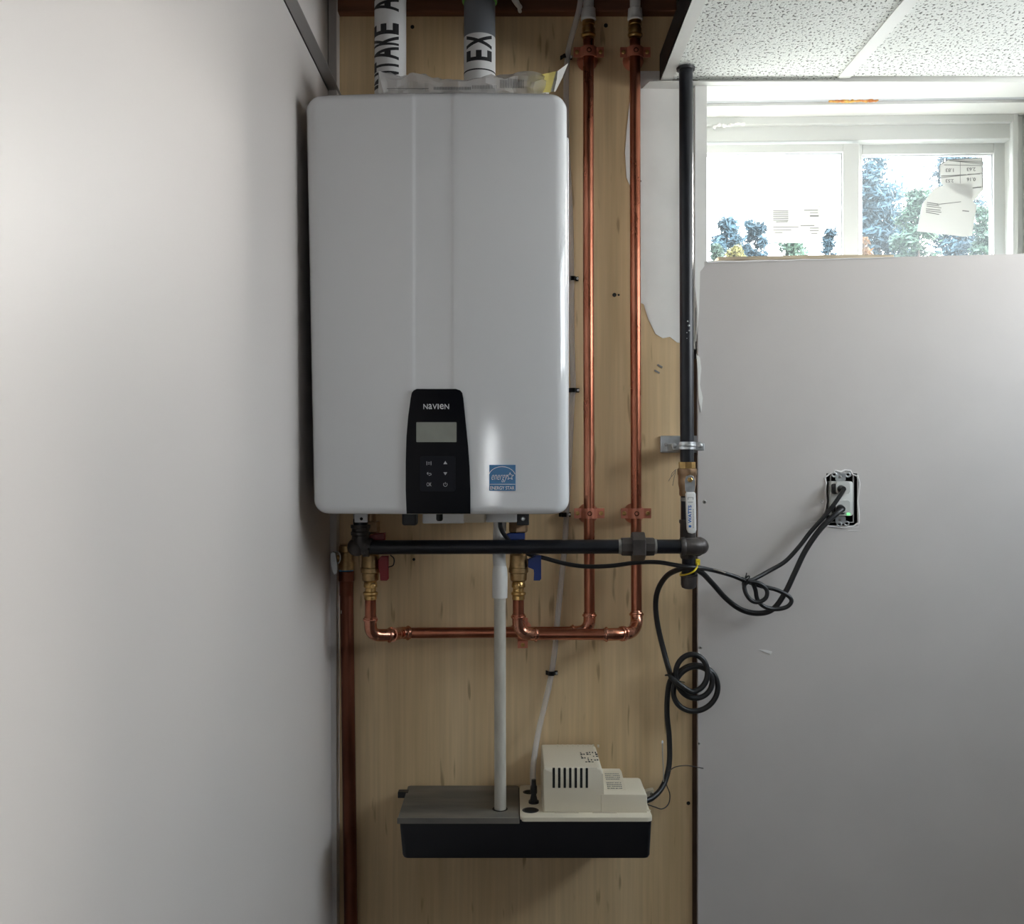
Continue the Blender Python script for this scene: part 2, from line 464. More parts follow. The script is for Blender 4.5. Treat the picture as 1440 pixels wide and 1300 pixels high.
# wall angle along the left wall where the ceiling was left open
bm = B(); t = 0.0012; zc = EYE + .742
box(bm, XL - .003, XL + .021, YB, 2.018, zc, zc + t); box(bm, XL - .003, XL + t, YB, 2.018, zc, zc + .024)
o = obj('trim_2', bm, 'grey_trim'); tag(o, 'grey metal ceiling angle running along top of left wall', 'trim', **st)

# foundation wall with the window hole, right wall with a hole added for side light, rear wall with window hole
def wall_with_hole_y(bm, x0, x1, y0, y1, z0, z1, hx0, hx1, hz0, hz1):
    box(bm, x0, hx0, y0, y1, z0, z1); box(bm, hx1, x1, y0, y1, z0, z1)
    box(bm, hx0, hx1, y0, y1, z0, hz0); box(bm, hx0, hx1, y0, y1, hz1, z1)
bm = B(); wall_with_hole_y(bm, XL - .1, XR + .1, 2.06, 2.26, 0, TOP, 0.37, 1.13, EYE + .32, EYE + .80)
o = obj('wall_foundation', bm, 'concrete'); tag(o, 'concrete foundation wall behind the plywood and drywall', 'wall', **st)
bm = B()
y0, y1, z0, z1 = .52, 1.92, EYE + .27, EYE + .73  # unseen side window, added to bring in high light from the right
box(bm, XR, XR + .1, YB - .1, y0, 0, TOP); box(bm, XR, XR + .1, y1, 2.3, 0, TOP)
box(bm, XR, XR + .1, y0, y1, 0, z0); box(bm, XR, XR + .1, y0, y1, z1, TOP)
o = obj('wall_right', bm, 'wall_far'); tag(o, 'painted side wall with a long window added for light, outside the picture', 'wall', **st)
bm = B()
for k in range(3):
    yy = y0 + (y1 - y0) * k / 2
    box(bm, XR + .03, XR + .07, yy - .02, yy + .02, z0, z1)
box(bm, XR + .03, XR + .07, y0, y1, z0, z0 + .04); box(bm, XR + .03, XR + .07, y0, y1, z1 - .04, z1)
o = obj('added_window_2', bm, 'vinyl'); tag(o, 'white framed window added for side light beyond the right edge', 'window', **st)
bm = B(); wall_with_hole_y(bm, XL - .1, XR + .1, YB - .1, YB, 0, TOP, 0.01, 0.29, EYE - .35, EYE + .29)
o = obj('wall_rear', bm, 'wall_far'); tag(o, 'painted wall behind the viewer with a narrow window', 'wall', **st)
bm = B()
for (x0, x1, z0_, z1_) in ((.01, .025, EYE - .35, EYE + .29), (.275, .29, EYE - .35, EYE + .29), (.025, .275, EYE - .35, EYE - .335), (.025, .275, EYE + .275, EYE + .29)):
    box(bm, x0, x1, YB - .07, YB - .03, z0_, z1_)
o = obj('window_3', bm, 'vinyl'); tag(o, 'narrow white window frame in the wall behind the viewer', 'window', **st)
o = obj('subfloor', box(B(), XL - .1, XR + .1, YB - .1, 2.3, TOP, TOP + .1), 'joist'); tag(o, 'dark wooden subfloor above the open ceiling', 'floor', **st)

# joists seen in the open bay over the plywood
o = obj('rim_joist', box(B(), XL, .33, 1.996, 2.055, Z(17, 2.0), TOP, .002), 'joist'); tag(o, 'brown wooden rim joist along the top of the plywood', 'joist', **st)
for k, xx in enumerate((-.16, .245)):
    o = obj('floor_joist', box(B(), xx, xx + .038, -.5, 1.99, EYE + 1.0, TOP, .002), 'joist')
    tag(o, ['dark floor joist over the white heater', 'dark floor joist over the copper pipes'][k], 'joist', **st)

# ---- plywood backboard
ply = thing('plywood_backboard', 'tan plywood board behind the heater and copper pipes', 'board', (0.0, PLY, 0))
obj('board', box(B(), XL + .012, .366, PLY, PLY + .018, 0.0, Z(16, PLY), .0008, 1), 'plywood', ply)
# dark bare edge where drywall and plywood do not meet
bm = B(); box(bm, .3655, .378, PLY + .004, PLY + .03, 0, Z(505, PLY), 0)
obj('board_edge', bm, 'edge_wood', ply)
for (px, py, r) in ((456 + 0, 38, 0), (580, 38, .0040), (852, 36, .0042), (582, 787, .0030), (864, 415, .0042), (968, 1130, .0038), (870, 415, .0022), (900, 255, .003)):
    if r == 0: continue
    c = P(px, py, PLY)
    obj('screw', lathe(B(), c + Vector((0, -.0012, 0)), (0, 1, 0), [(0, r * .5), (.0004, r), (.003, r)], 12), 'dark', ply)
# white primer left on the upper right of the board: an irregular painted patch with its own ragged outline
pts = [(903 - 22, 186), (903 - 24, 215), (903 - 22, 250), (903 - 17, 262), (905 - 18, 300), (887, 420), (905, 428), (912, 450), (922, 470), (932, 476), (942, 474), (952, 482), (966, 484), (978, 492), (978, 100), (890, 100)]
bm = B(); prism(bm, [(X(a, PLY), Z(b, PLY)) for a, b in pts][::-1], PLY - .0009, PLY + .0005)
obj('primer_coat', bm, 'primer', ply)
for a in ([(906, 428), (912, 444), (919, 462), (921, 461), (914, 443), (908, 427)], [(925, 512), (932, 516), (931, 518), (924, 514)], [(921, 520), (928, 524), (927, 526), (920, 522)]):
    bm = B(); prism(bm, [(X(p, PLY), Z(q, PLY)) for p, q in a], PLY - .0013, PLY)
    obj('scratch' if a[0][1] < 500 else 'pencil_mark', bm, 'primer' if a[0][1] < 500 else 'grey_print', ply)

# ---- grey drywall with window opening and outlet cut-out
OX0, OX1 = .3925, 1.115
OZ0, OZ1 = EYE + .4035, EYE + .757
HX0, HX1, HZ0, HZ1 = X(1160, DW), X(1203, DW), Z(739, DW), Z(666, DW)
dwx0 = X(981.5, DW)
wall = thing('wall_back', 'smooth lilac-grey painted wall under the window, right of the plywood', 'wall', (1.2, DW, 0), kind='structure')
bm = B(); y0, y1 = DW, DW + .0127
box(bm, dwx0, HX0, y0, y1, 0, HZ0); box(bm, HX0, HX1, y0, y1, 0, HZ0); box(bm, HX1, XR, y0, y1, 0, HZ0)
box(bm, dwx0, HX0, y0, y1, HZ0, HZ1); box(bm, HX1, XR, y0, y1, HZ0, HZ1)
box(bm, dwx0, HX0, y0, y1, HZ1, OZ0); box(bm, HX0, HX1, y0, y1, HZ1, OZ0); box(bm, HX1, OX1, y0, y1, HZ1, OZ0); box(bm, OX1, XR, y0, y1, HZ1, OZ0)
box(bm, OX1, XR, y0, y1, OZ0, CEIL + .02)
for v in bm.verts:      # the cut edge under the window rises slightly to the right
    if abs(v.co.z - OZ0) < 1e-4 and v.co.x < OX1 + .01: v.co.z += .013 * (v.co.x - OX0) / (OX1 - OX0)
bmesh.ops.remove_doubles(bm, verts=bm.verts[:], dist=1e-5)
obj('drywall', hshear(bm), 'wall_grey', wall)
# narrow piece beside the window, up to the ceiling
pts = [(dwx0 - .003, OZ0 - .16), (dwx0 - .001, OZ0 - .10), (dwx0 - .006, OZ0 - .05), (dwx0 - .006, CEIL), (OX0, CEIL), (OX0, OZ0 - .003), (dwx0 + .004, OZ0 - .02), (dwx0 + .002, OZ0 - .1)]
obj('corner_strip', prism(B(), pts, DW - .0006, DW + .012, .0004, 1), 'primer', wall)
pts = [(979, 498), (984, 503), (986, 518), (984, 541), (988, 560), (986, 580), (982, 560), (981, 520)]
obj('torn_drywall_paper', prism(B(), [(X(a, DW), Z(b, DW)) for a, b in pts], DW - .002, DW + .001), 'primer', wall)
for (px, py, r) in ((991, 706, .0042), (985, 911, .0035), (983, 1046, .0025)):
    c = P(px, py, DW - .0005)
    sc = obj('screw', lathe(B(), c, (0, 1, 0), [(-.0008, r * .6), (0, r), (.002, r)], 14), 'screw', wall)
    obj('screw_recess', lathe(B(), c + Vector((0, -.0011, 0)), (0, 1, 0), [(0, r * .3), (.0006, r * .42)], 8), 'dark', sc)
bm = B(); prism(bm, [(X(a, DW), Z(b, DW)) for a, b in ((1066, 913), (1076, 914), (1085, 916), (1083, 920), (1074, 917))], DW - .0012, DW + .001)
obj('plaster_fleck', hshear(bm), 'plaster', wall)

# ---- window reveal (soffit, right and left jambs, sill) and window
bm = B(); box(bm, dwx0, 1.30, DW - .0, 2.088, OZ1, OZ1 + .02)
o = obj('trim_3', hshear(bm), 'white_trim'); tag(o, 'bright white soffit board over the basement window', 'trim', **st)
bm = B(); box(bm, OX0 - .01, OX1 + .01, 2.120, 2.21, OZ1, OZ1 + .02)
o = obj('trim_4', hshear(bm), 'white_trim'); tag(o, 'inner white soffit strip next to the window frame', 'trim', **st)
bm = B(); box(bm, OX0 - .01, OX1 + .01, 2.088, 2.120, OZ1 + .006, OZ1 + .02)
o = obj('trim_5', hshear(bm), 'shadow_gap'); tag(o, 'thin grey joint line across the window soffit', 'trim', **st)
bm = B(); box(bm, OX1, OX1 + .02, DW + .01, 2.21, OZ0 - .08, OZ1 + .01)
o = obj('trim_6', hshear(bm), 'white_trim'); tag(o, 'white side jamb at right end of the window', 'trim', **st)
bm = B(); box(bm, .3663, OX0, DW + .0125, 2.21, OZ0 - .08, OZ1 + .01)
o = obj('trim_7', hshear(bm), 'white_trim'); tag(o, 'white side jamb hidden behind the black pipe', 'trim', **st)
bm = B(); box(bm, OX0 - .02, OX1 + .02, DW + .0127, 2.21, OZ0 - .02, OZ0 - .001)
o = obj('trim_8', hshear(bm), 'concrete'); tag(o, 'rough grey sill inside the window opening', 'trim', **st)
bm = B(); pts = []
for i in range(13):
    k = i / 12; pts.append((X(995 + 262 * k, DW), OZ0 + .0005 + .0055 * k + .0006 * math.sin(i * 2.3)))
low = [(x, z - .004 + .003 * i / 12) for i, (x, z) in enumerate(pts)]
prism(bm, pts + low[::-1], DW - .002, DW + .004)
o = obj('trim_9', hshear(bm), 'plaster'); tag(o, 'ragged white plaster bead along the edge under the window', 'trim', **st)
fo = B()
for i in range(16):
    k = i / 15; c = Vector((X(1167 + 62 * k, 2.10), 2.102, OZ1 + .001))
    tt = bmesh.new(); bmesh.ops.create_icosphere(tt, subdivisions=1, radius=random.uniform(.004, .0075)); merge(fo, tt, Matrix.Translation(c) @ Matrix.Diagonal((1.4, .9, .5, 1)))
fo = obj('foam_residue', hshear(jitter(fo, .002, 150)), 'foam'); tag(fo, 'orange and yellow dried foam crumbs on the soffit joint', 'foam')
bm = B()
tube(bm, catmull([P(1003, 181, 2.19), P(1012, 176, 2.185), P(1022, 178, 2.183), P(1034, 175, 2.185), P(1046, 176, 2.19)], 5), [.0028 + .0014 * math.sin(i * 1.7) for i in range(21)], 7)
o = obj('caulk_bead', hshear(jitter(bm, .002, 200)), 'plaster'); tag(o, 'torn white caulk hanging at the top of the window frame', 'caulk')

win = thing('window_1', 'white vinyl slider window with labels on both panes', 'window', (.74, 2.2, EYE + .35), kind='structure')
D0 = 2.20
def rect_frame(bm, x0, x1, z0, z1, y0, y1, l, r, b, t, bev=.002):
    box(bm, x0, x0 + l, y0, y1, z0, z1, bev); box(bm, x1 - r, x1, y0, y1, z0, z1, bev)
    box(bm, x0 + l - .0005, x1 - r + .0005, y0 + .0003, y1, z1 - t, z1, bev); box(bm, x0 + l - .0005, x1 - r + .0005, y0 + .0003, y1, z0, z0 + b, bev)
    return bm
bm = B(); rect_frame(bm, .366, 1.118, EYE + .325, EYE + .757, D0, D0 + .055, .03, .026, .05, .050)
obj('frame', hshear(bm), 'vinyl', win)
bm = B(); rect_frame(bm, .39, 1.10, EYE + .345, EYE + .7575, D0 - .012, D0 + .003, .005, .012, .02, .018)
obj('outer_lip', hshear(bm), 'vinyl', win)
s1 = obj('left_sash', hshear(rect_frame(B(), .385, X(1205, D0), EYE + .37, Z(205, D0), D0 - .004, D0 + .028, .022, X(1205, D0) - X(1182, D0), .03, Z(205, D0) - Z(217, D0))), 'vinyl', win)
obj('glazing_bead', hshear(rect_frame(B(), .402, X(1184.5, D0), EYE + .395, Z(215.5, D0), D0 + .004, D0 + .014, .006, .006, .006, .004, .0006)), 'shadow_gap', s1)
D1 = D0 + .036
s2 = obj('right_sash', hshear(rect_frame(B(), X(1196, D1), X(1406, D1), EYE + .37, Z(204, D1), D1 - .004, D1 + .022, .02, X(1406, D1) - X(1389, D1), .03, Z(204, D1) - Z(221, D1))), 'vinyl', win)
obj('glazing_bead', hshear(rect_frame(B(), X(1206, D1), X(1391, D1), EYE + .395, Z(219.5, D1), D1 + .003, D1 + .012, .004, .005, .006, .004, .0006)), 'shadow_gap', s2)
def pane(name, x0, x1, z0, z1, y, m, par):
    return obj(name, hshear(box(B(), x0, x1, y, y + .003, z0, z1)), m, par)
pane('pane', .40, X(1186, D0), EYE + .39, Z(214, D0), D0 + .016, 'glass', s1)
pane('pane', X(1204, D1), X(1392, D1), EYE + .39, Z(218, D1), D1 + .010, 'glass', s2)
pane('insect_screen', X(1204, D1), X(1400, D1), EYE + .36, Z(210, D1), D1 + .026, 'screen', win)

# stickers left on the glass
def sticker(name, label, corners, d, lines, texts=()):
    s = thing(name, label, 'label', P(corners[0][0], corners[0][1], d), 'labels on the window panes')
    pts = [(X(a, d), Z(b, d)) for a, b in corners]
    obj('paper_sheet', hshear(prism(B(), pts, d, d + .0006)), 'sticker', s)
    bm = B()
    for (x0, y0, x1, y1, t) in lines:
        a = Vector((X(x0, d), Z(y0, d))); b = Vector((X(x1, d), Z(y1, d))); n = (b - a).normalized(); n = Vector((-n.y, n.x)) * px2m(t * 1.05, d) / 2
        prism(bm, [tuple(a - n), tuple(b - n), tuple(b + n), tuple(a + n)], d - .0008, d - .0002)
    for (tx, x0, x1, y0, y1) in texts:
        text_fit(bm, tx, X(x0, d), X(x1, d), Z(y1, d), Z(y0, d), d - .0003, 180, .01)
    obj('print', hshear(bm), 'grey_print', s)
    return s
d = D0 + .0145
L = [(1086, y, 1107, y + .4, .9) for y in (298, 300.6, 303.2, 306, 308.4, 311)] + [(1090, 313.3, 1106, 313.3, .9)]
L += [(1129, 297.5, 1148, 297.5, .8), (1137, 301, 1148, 301, .6), (1137, 305.5, 1149, 305.5, 1.6), (1086, 320.5, 1121, 320.8, .8), (1124, 319, 1143, 319, 1.0), (1086, 325, 1111, 325, .8), (1137, 322.5, 1149, 322.5, .8), (1088, 328.3, 1099, 328.3, .8), (1137, 326, 1149, 326, .8), (1139, 330, 1147, 330, .8)]
sticker('window_label', 'white printed label on the left window pane', [(1081, 292), (1152, 290), (1152, 340), (1147, 344), (1083, 342), (1079, 341)], d, L)
d = D1 + .0085
L = [(1316, 236, 1316, 252, .8), (1316, 236, 1327, 229, .8), (1327, 229, 1374, 227, .8), (1374, 227, 1374.5, 268, .8), (1316, 254, 1375, 248, .7), (1318, 251.5, 1352, 250, .9), (1354, 249.5, 1371, 249, .9), (1344, 231, 1344, 262, .4)]
L += [(1329, 230, 1373, 231.5 + k * 2, .6) for k in range(3)] + [(1322, 236, 1373, 237.5, .6), (1360, 268.5, 1373, 267.5, 1.2)]
sticker('window_label', 'upper label with upside-down figures on the right pane', [(1316, 236), (1327, 229), (1375, 226), (1376, 271), (1362, 287), (1318, 262)], d, L,
        [('1.83', 1324, 1335, 241, 246), ('2.63', 1353, 1365, 240, 245), ('2.53', 1324, 1335, 256, 260.5), ('0.16', 1353, 1365, 254, 259)])
d = D1 + .0055
L = [(1298.5, 288, 1314, 290.5, .9), (1298, 290.5, 1315, 293, .9), (1298, 293, 1318, 296, .8), (1297, 297, 1317, 299, .9), (1297, 299.5, 1318, 302, .8), (1297, 301.5, 1315, 305, .9), (1318, 290.5, 1345, 287.5, .8), (1312, 291, 1322, 290, .8), (1347, 300, 1356, 301, 1.3)]
sticker('window_label', 'lower crooked white label overlapping another on the right pane', [(1309, 268), (1330, 262), (1361, 262), (1361, 287), (1367, 292), (1360, 335), (1349, 336), (1285, 328), (1292, 290)], d, L)
# strip of raw wood lying on the sill edge
bm = B(); pts = [(X(1012, DW), OZ0 + .0045), (X(1255, DW), OZ0 + .0065), (X(1255, DW), OZ0 + .0125), (X(1160, DW), OZ0 + .0130), (X(1010, DW), OZ0 + .0105)]
o = obj('wood_strip', hshear(prism(B(), pts, DW + .006, DW + .04, .0008, 1)), 'lath'); tag(o, 'thin raw wooden lath lying on the window sill', 'wood strip')

# ---- suspended ceiling
ceil = thing('ceiling', 'white suspended ceiling of speckled acoustic tiles at upper right', 'ceiling', (1.5, 0, CEIL), kind='structure')
tee_x = [.308, .660, 1.27]; ys = [2.0, .80, -.42, -1.64, -2.86, -4.08, YB]
def tile(x0, x1, y0, y1):
    bm = B(); box(bm, x0 + .002, x1 - .002, y0 + .002, y1 - .002, CEIL + .0015, CEIL + .016)
    obj('ceiling_tile', bm, 'tile', ceil)
cols = [(.296, .660), (.660, 1.27), (1.27, 1.60)]
for j in range(len(ys) - 1):
    yb = ys[j] - (.0 if j else .0); ya = ys[j + 1]
    for (a, b) in cols:
        if j == 0:
            bm = B(); box(bm, a + .002, b - .002, ya + .002, yb - YAW * max(0, (a + b) / 2 - .37) - .002, CEIL + .0015, CEIL + .016); obj('ceiling_tile', bm, 'tile', ceil)
        else: tile(a, b, ya, yb)
    if j >= 1: tile(XL + .001, .296, ya, yb)
for k, xx in enumerate(tee_x):
    y1 = 1.992 - YAW * max(0, xx - .37)
    bm = B(); box(bm, xx - .0125, xx + .0125, YB, y1, CEIL - .0012, CEIL + .0012)
    if k: box(bm, xx - .001, xx + .001, YB, y1, CEIL + .0012, CEIL + .035)
    obj('tee_rail', bm, 'white_trim', ceil)
bm = B(); box(bm, .2955, .2975, .80, 1.992, CEIL - .0012, CEIL + .05)
obj('edge_channel', bm, 'black', ceil)
for yy in ys[1:-1]:
    bm = B(); box(bm, XL + .001, XR, yy - .012, yy + .012, CEIL - .0010, CEIL + .0010); obj('cross_tee', bm, 'white_trim', ceil)
# angle on the far wall, mitred at its left end
bm = B(); zt = CEIL - .0075
pts = [(.2635, PLY - .0012), (.2735, 1.982), (1.3, 1.982), (1.3, PLY - .0012)]
v0 = [bm.verts.new((x, y, zt)) for x, y in pts]; v1 = [bm.verts.new((x, y, zt + .0016)) for x, y in pts]
bm.faces.new(v0); bm.faces.new(v1[::-1])
for i in range(4): bm.faces.new((v0[i], v0[(i + 1) % 4], v1[(i + 1) % 4], v1[i]))
o = obj('wall_angle', hshear(bm) if False else bm, 'white_trim', ceil)

# ================================================================== outside
o = obj('ground', box(B(), -30, 40, 2.27, 60, EYE + .18, EYE + .28), 'gravel'); tag(o, 'pale gravel ground outside below the window', 'ground', **st)
def tree(name, label, px, d, py_top, half_px, leafm, shape, n, leaf):
    c = P(px, 400, d); zb = EYE + .28; zt = Z(py_top, d); h = zt - zb; rad = px2m(half_px, d)
    t = thing(name, label, 'tree' if 'bush' not in name else 'bush', (c.x, d, zb), 'trees outside the window')
    obj('trunk', lathe(B(), (c.x, d, zb), (0, 0, 1), [(0, rad * .10), (h * .6, rad * .06), (h * .97, rad * .01)], 8), 'bark', t, True)
    rnd = random.Random(hash(px * 31 + py_top) % 9999)
    vs_, fs = [], []
    clumps = []
    for i in range(110):
        k = rnd.random()
        if shape == 'cone': k = 1 - math.sqrt(rnd.random()) * .92; rr = rad * (1 - k) ** .75
        else: rr = rad * math.sqrt(max(0.02, 1 - (2 * (k - .45)) ** 2 * .8))
        a = rnd.random() * 2 * math.pi; q = rr * math.sqrt(rnd.random())
        clumps.append(Vector((c.x + q * math.cos(a), d + q * math.sin(a) * .8, zb + h * (.12 + .86 * k))))
    for i in range(n):
        cl = clumps[rnd.randrange(len(clumps))]
        p = cl + Vector((rnd.gauss(0, 1), rnd.gauss(0, 1), rnd.gauss(0, .7))) * rad * .16
        s = leaf * rnd.uniform(.6, 1.4)
        u = Vector((rnd.gauss(0, 1), rnd.gauss(0, 1), rnd.gauss(0, 1))).normalized(); v = u.orthogonal().normalized()
        b0 = len(vs_)
        vs_ += [p - u * s, p + v * s * .45, p + u * s, p - v * s * .45]; fs.append((b0, b0 + 1, b0 + 2, b0 + 3))
    me = bpy.data.meshes.new('foliage'); me.from_pydata([tuple(x) for x in vs_], [], fs)
    fo = link('foliage', me, leafm, t); fo['kind'] = 'stuff'
tree('leafy_tree', 'small blue-green tree left of the label on the left pane', 1022, 13, 306, 26, 'leaf_blue', 'round', 10080, 0.043)
tree('leafy_tree', 'low blue-green tree close behind the left pane label', 1062, 14, 302, 24, 'leaf_blue', 'round', 10080, 0.043)
tree('garden_bush', 'yellow-green bush low at the left end of the window', 1008, 10, 342, 14, 'leaf_green', 'round', 5280, 0.031)
tree('garden_bush', 'yellow bush at the foot of the left pane', 1034, 9.5, 343, 18, 'leaf_yellow', 'round', 5760, 0.031)
tree('leafy_tree', 'slim tree beside the stile of the left sash', 1168, 13, 268, 20, 'leaf_blue', 'cone', 8640, 0.043)
tree('tall_conifer', 'tall blue-green conifer filling left half of right pane', 1235, 15, 150, 58, 'leaf_blue', 'cone', 26400, 0.053)
tree('tall_conifer', 'tall dark conifer behind the upper label of right pane', 1345, 16, 140, 62, 'leaf_blue', 'cone', 26400, 0.053)
tree('leafy_tree', 'pale green tree under the labels of the right pane', 1292, 12, 262, 36, 'leaf_green', 'round', 12480, 0.037)
tree('leafy_tree', 'green tree at the right end of the right pane', 1385, 12, 285, 26, 'leaf_green', 'round', 8640, 0.037)
tree('garden_bush', 'orange autumn bush low beside the middle stile', 1214, 9, 327, 13, 'leaf_orange', 'round', 5760, 0.028)
tree('garden_bush', 'green hedge bush under the left pane label', 1115, 10, 340, 42, 'leaf_green', 'round', 9600, 0.031)

# ================================================================== water heater
HF = 1.664                       # front of the cover
ht = thing('water_heater', 'white wall-hung tankless water heater with black control panel', 'water heater', (-.125, 1.85, EYE - .10))
ZB, ZT = Z(723.5, HF + .012), Z(128.5, HF + .004)
def heater_front():
    bm = B(); NA, NZ = 0, 0
    # columns: distance from left edge in metres, dense at the rims and over the two creases
    def spread(L, r, mid):
        s = [r * (1 - math.cos(R(90 * i / 9))) for i in range(10)]
        return s + mid + [L - q for q in s[::-1]]
    W = .4425; H = ZT - ZB; r = .022; rz = .013; rc = .024
    xl, xr = X(582, HF), X(636, HF)
    rows = spread(H, rz, [rz + (H - 2 * rz) * k / 24 for k in range(1, 24)])
    extra = sorted(set([rc * k / 8 for k in range(1, 9)] + [H - rc * k / 8 for k in range(1, 9)]))
    rows = sorted(set([round(q, 6) for q in rows + extra]))
    grid = []
    for zz in rows:
        k = 1 - zz / H                 # 0 at the top
        # outline narrows slightly towards the bottom left
        x0 = X(428.5 + 11.5 * k, HF + .024); x1 = X(797.5 + 3.5 * k, HF + .018)
        dz = min(zz, H - zz)
        if dz < rc: ins = rc - math.sqrt(max(0, rc * rc - (rc - dz) ** 2))
        else: ins = 0
        a0, a1 = x0 + ins, x1 - ins; wdt = a1 - a0
        mids = [a0 + r + (wdt - 2 * r) * i / 30 for i in range(1, 30)]
        for c in (xl, xr):
            mids += [c - .004, c - .002, c, c + .002, c + .004]
        mids = sorted(mids)
        xs = [a0 + r * (1 - math.cos(R(90 * i / 9))) for i in range(10)] + mids + [a1 - r * (1 - math.cos(R(90 * i / 9))) for i in range(9, -1, -1)]
        line = []
        for x in xs:
            s = min(x - a0, a1 - x); e = r - math.sqrt(max(0, r * r - (r - min(s, r)) ** 2))
            ez = rz - math.sqrt(max(0, rz * rz - (rz - min(dz, rz)) ** 2))
            a = (x - (x0 + x1) / 2) / ((x1 - x0) / 2)
            y = HF + .013 * a * a - .005 * a + min(r, math.hypot(e, ez))
            # centre band sits 1.6 mm back between the creases
            def sst(q): q = max(0, min(1, q)); return q * q * (3 - 2 * q)
            y += .0016 * sst((x - xl + .004) / .008) * (1 - sst((x - xr + .004) / .008)) * (1 if True else 0)
            line.append(bm.verts.new((x, y, ZB + zz)))
        grid.append(line)
    for i in range(len(grid) - 1):
        for j in range(len(grid[0]) - 1):
            bm.faces.new((grid[i][j], grid[i][j + 1], grid[i + 1][j + 1], grid[i + 1][j]))
    # skirt back to the casing
    bd = [v for v in grid[0]] + [g[-1] for g in grid[1:]] + grid[-1][-2::-1] + [g[0] for g in grid[-2:0:-1]]
    back = [bm.verts.new((v.co.x, HF + .115, v.co.z)) for v in bd]
    n = len(bd)
    for i in range(n): bm.faces.new((bd[i], bd[(i + 1) % n], back[(i + 1) % n], back[i]))
    bm.faces.new(back)
    return bm
obj('front_cover', heater_front(), 'heater', ht, True, 40)
obj('casing', box(B(), -.3335, .1000, HF + .085, 2.005, ZB + .012, Z(192, HF + .085), .004), 'casing', ht)
obj('casing_top', box(B(), -.325, .092, HF + .09, 2.005, Z(192, HF + .085), ZT - .004, .003), 'casing', ht)
obj('wall_bracket', box(B(), -.28, .05, 2.004, PLY, ZT - .10, ZT - .06), 'zinc', ht)
# underside plate with plugs, drain and connectors
obj('base_plate', box(B(), -.30, .062, HF + .10, 1.99, ZB + .004, ZB + .014, .001), 'casing', ht)
def under(name, x0, x1, y_b, d, dep, m, bev=.001):
    return obj(name, box(B(), X(x0, d), X(x1, d), d, d + dep, Z(y_b, d), ZB + .012, bev), m, ht)
under('cable_gland', 565, 586, 739.5, 1.80, .03, 'black', .004)
under('drain_tray', 594, 653, 736.5, 1.82, .06, 'casing', .002)
under('junction_cover', 652, 683, 735.5, 1.80, .05, 'beige', .003)
under('condensate_block', 683, 727, 735, 1.84, .05, 'casing', .002)
obj('drain_plug', lathe(B(), P(618, 723, 1.80), (0, 0, -1), [(0, .006), (.010, .006), (.013, .004)], 12), 'black', ht, True, 40)
# gas inlet clamp and relief inlet
obj('gas_inlet', lathe(B(), P(507, 720, 1.872), (0, 0, -1), [(-.02, .014), (.030, .014)], 18), 'zinc', ht, True, 40)
cl = obj('pipe_clip', box(B(), X(498.5, 1.855), X(517, 1.855), 1.852, 1.858, Z(735, 1.855), ZB + .004, .0015), 'casing', ht)
obj('clip_screw', lathe(B(), P(508, 730, 1.851), (0, 1, 0), [(0, .0025), (.002, .0035)], 10), 'dark', cl)
cl = under('pipe_clip', 727, 744, 739, 1.86, .03, 'black')
obj('clip_screw', lathe(B(), P(735.5, 730, 1.858), (0, 1, 0), [(-.001, .0030), (.004, .0048)], 12), 'zinc', cl)

# ---- control panel
cp_d = HF - .0035
def outline_panel():
    L = [(577.5, 560), (574, 585), (571.5, 615), (570.5, 650), (570.5, 690), (571.5, 723)]
    Rr = [(661.5, 723), (661.5, 690), (660.5, 660), (658.5, 630), (655, 595), (651.5, 560)]
    top = [(650, 552.5), (647, 549), (641, 547), (586, 547), (581.5, 549), (578.8, 552.5)]
    return [(X(a, cp_d), Z(b, cp_d)) for a, b in L + Rr + top]
cp = obj('control_panel', prism(B(), outline_panel(), cp_d, HF + .012, .0022, 3), 'panel', ht)
def cpx(a): return X(a, cp_d)
def cpz(b): return Z(b, cp_d)
obj('display', prism(B(), rrect(cpx(585.5), cpx(642), cpz(622), cpz(594), .0012), cp_d - .0006, cp_d + .002), 'lcd', cp)
obj('keypad', prism(B(), rrect(cpx(590.5), cpx(640.5), cpz(691.5), cpz(641.5), .004), cp_d - .0008, cp_d + .002, .0005, 1), 'keypad', cp)
bm = B()
letters = [('N', 595.5, 601.5), ('a', 602.6, 607.6), ('V', 608.2, 614.6), ('I', 615.4, 617.0), ('e', 618.4, 624.0), ('N', 625.2, 631.5)]
for ch, a, b in letters: text_fit(bm, ch, cpx(a), cpx(b), cpz(575.6), cpz(568.4), cp_d - .0001, 0, .004, thick=.0004)
obj('brand_lettering', bm, 'logo', cp)
bm = B(); kd = cp_d - .0009
def bars(lst, t=.8):
    for (x0, y0, x1, y1) in lst:
        a = Vector((cpx(x0), cpz(y0))); b = Vector((cpx(x1), cpz(y1))); n = (b - a).normalized(); n = Vector((-n.y, n.x)) * px2m(t, kd) / 2
        prism(bm, [tuple(a - n), tuple(b - n), tuple(b + n), tuple(a + n)], kd - .0003, kd + .0002)
bars([(600.3, 649, 600.3, 654.5), (606.2, 649, 606.2, 654.5), (602, 650.5, 604.5, 650.5), (602, 652.8, 604.5, 652.8)], .7)
bars([(600.5, 666, 606, 666), (606, 666, 606.6, 668), (606.6, 668, 603, 669), (600.5, 666, 602.2, 664.2), (600.5, 666, 602.2, 667.8)], .7)
text_fit(bm, 'OK', cpx(600), cpx(607), cpz(684.2), cpz(678.8), kd + .0002, 0, 0, thick=.0004)
prism(bm, [(cpx(623.6), cpz(653)), (cpx(629), cpz(653)), (cpx(626.3), cpz(648.6))], kd - .0003, kd + .0002)
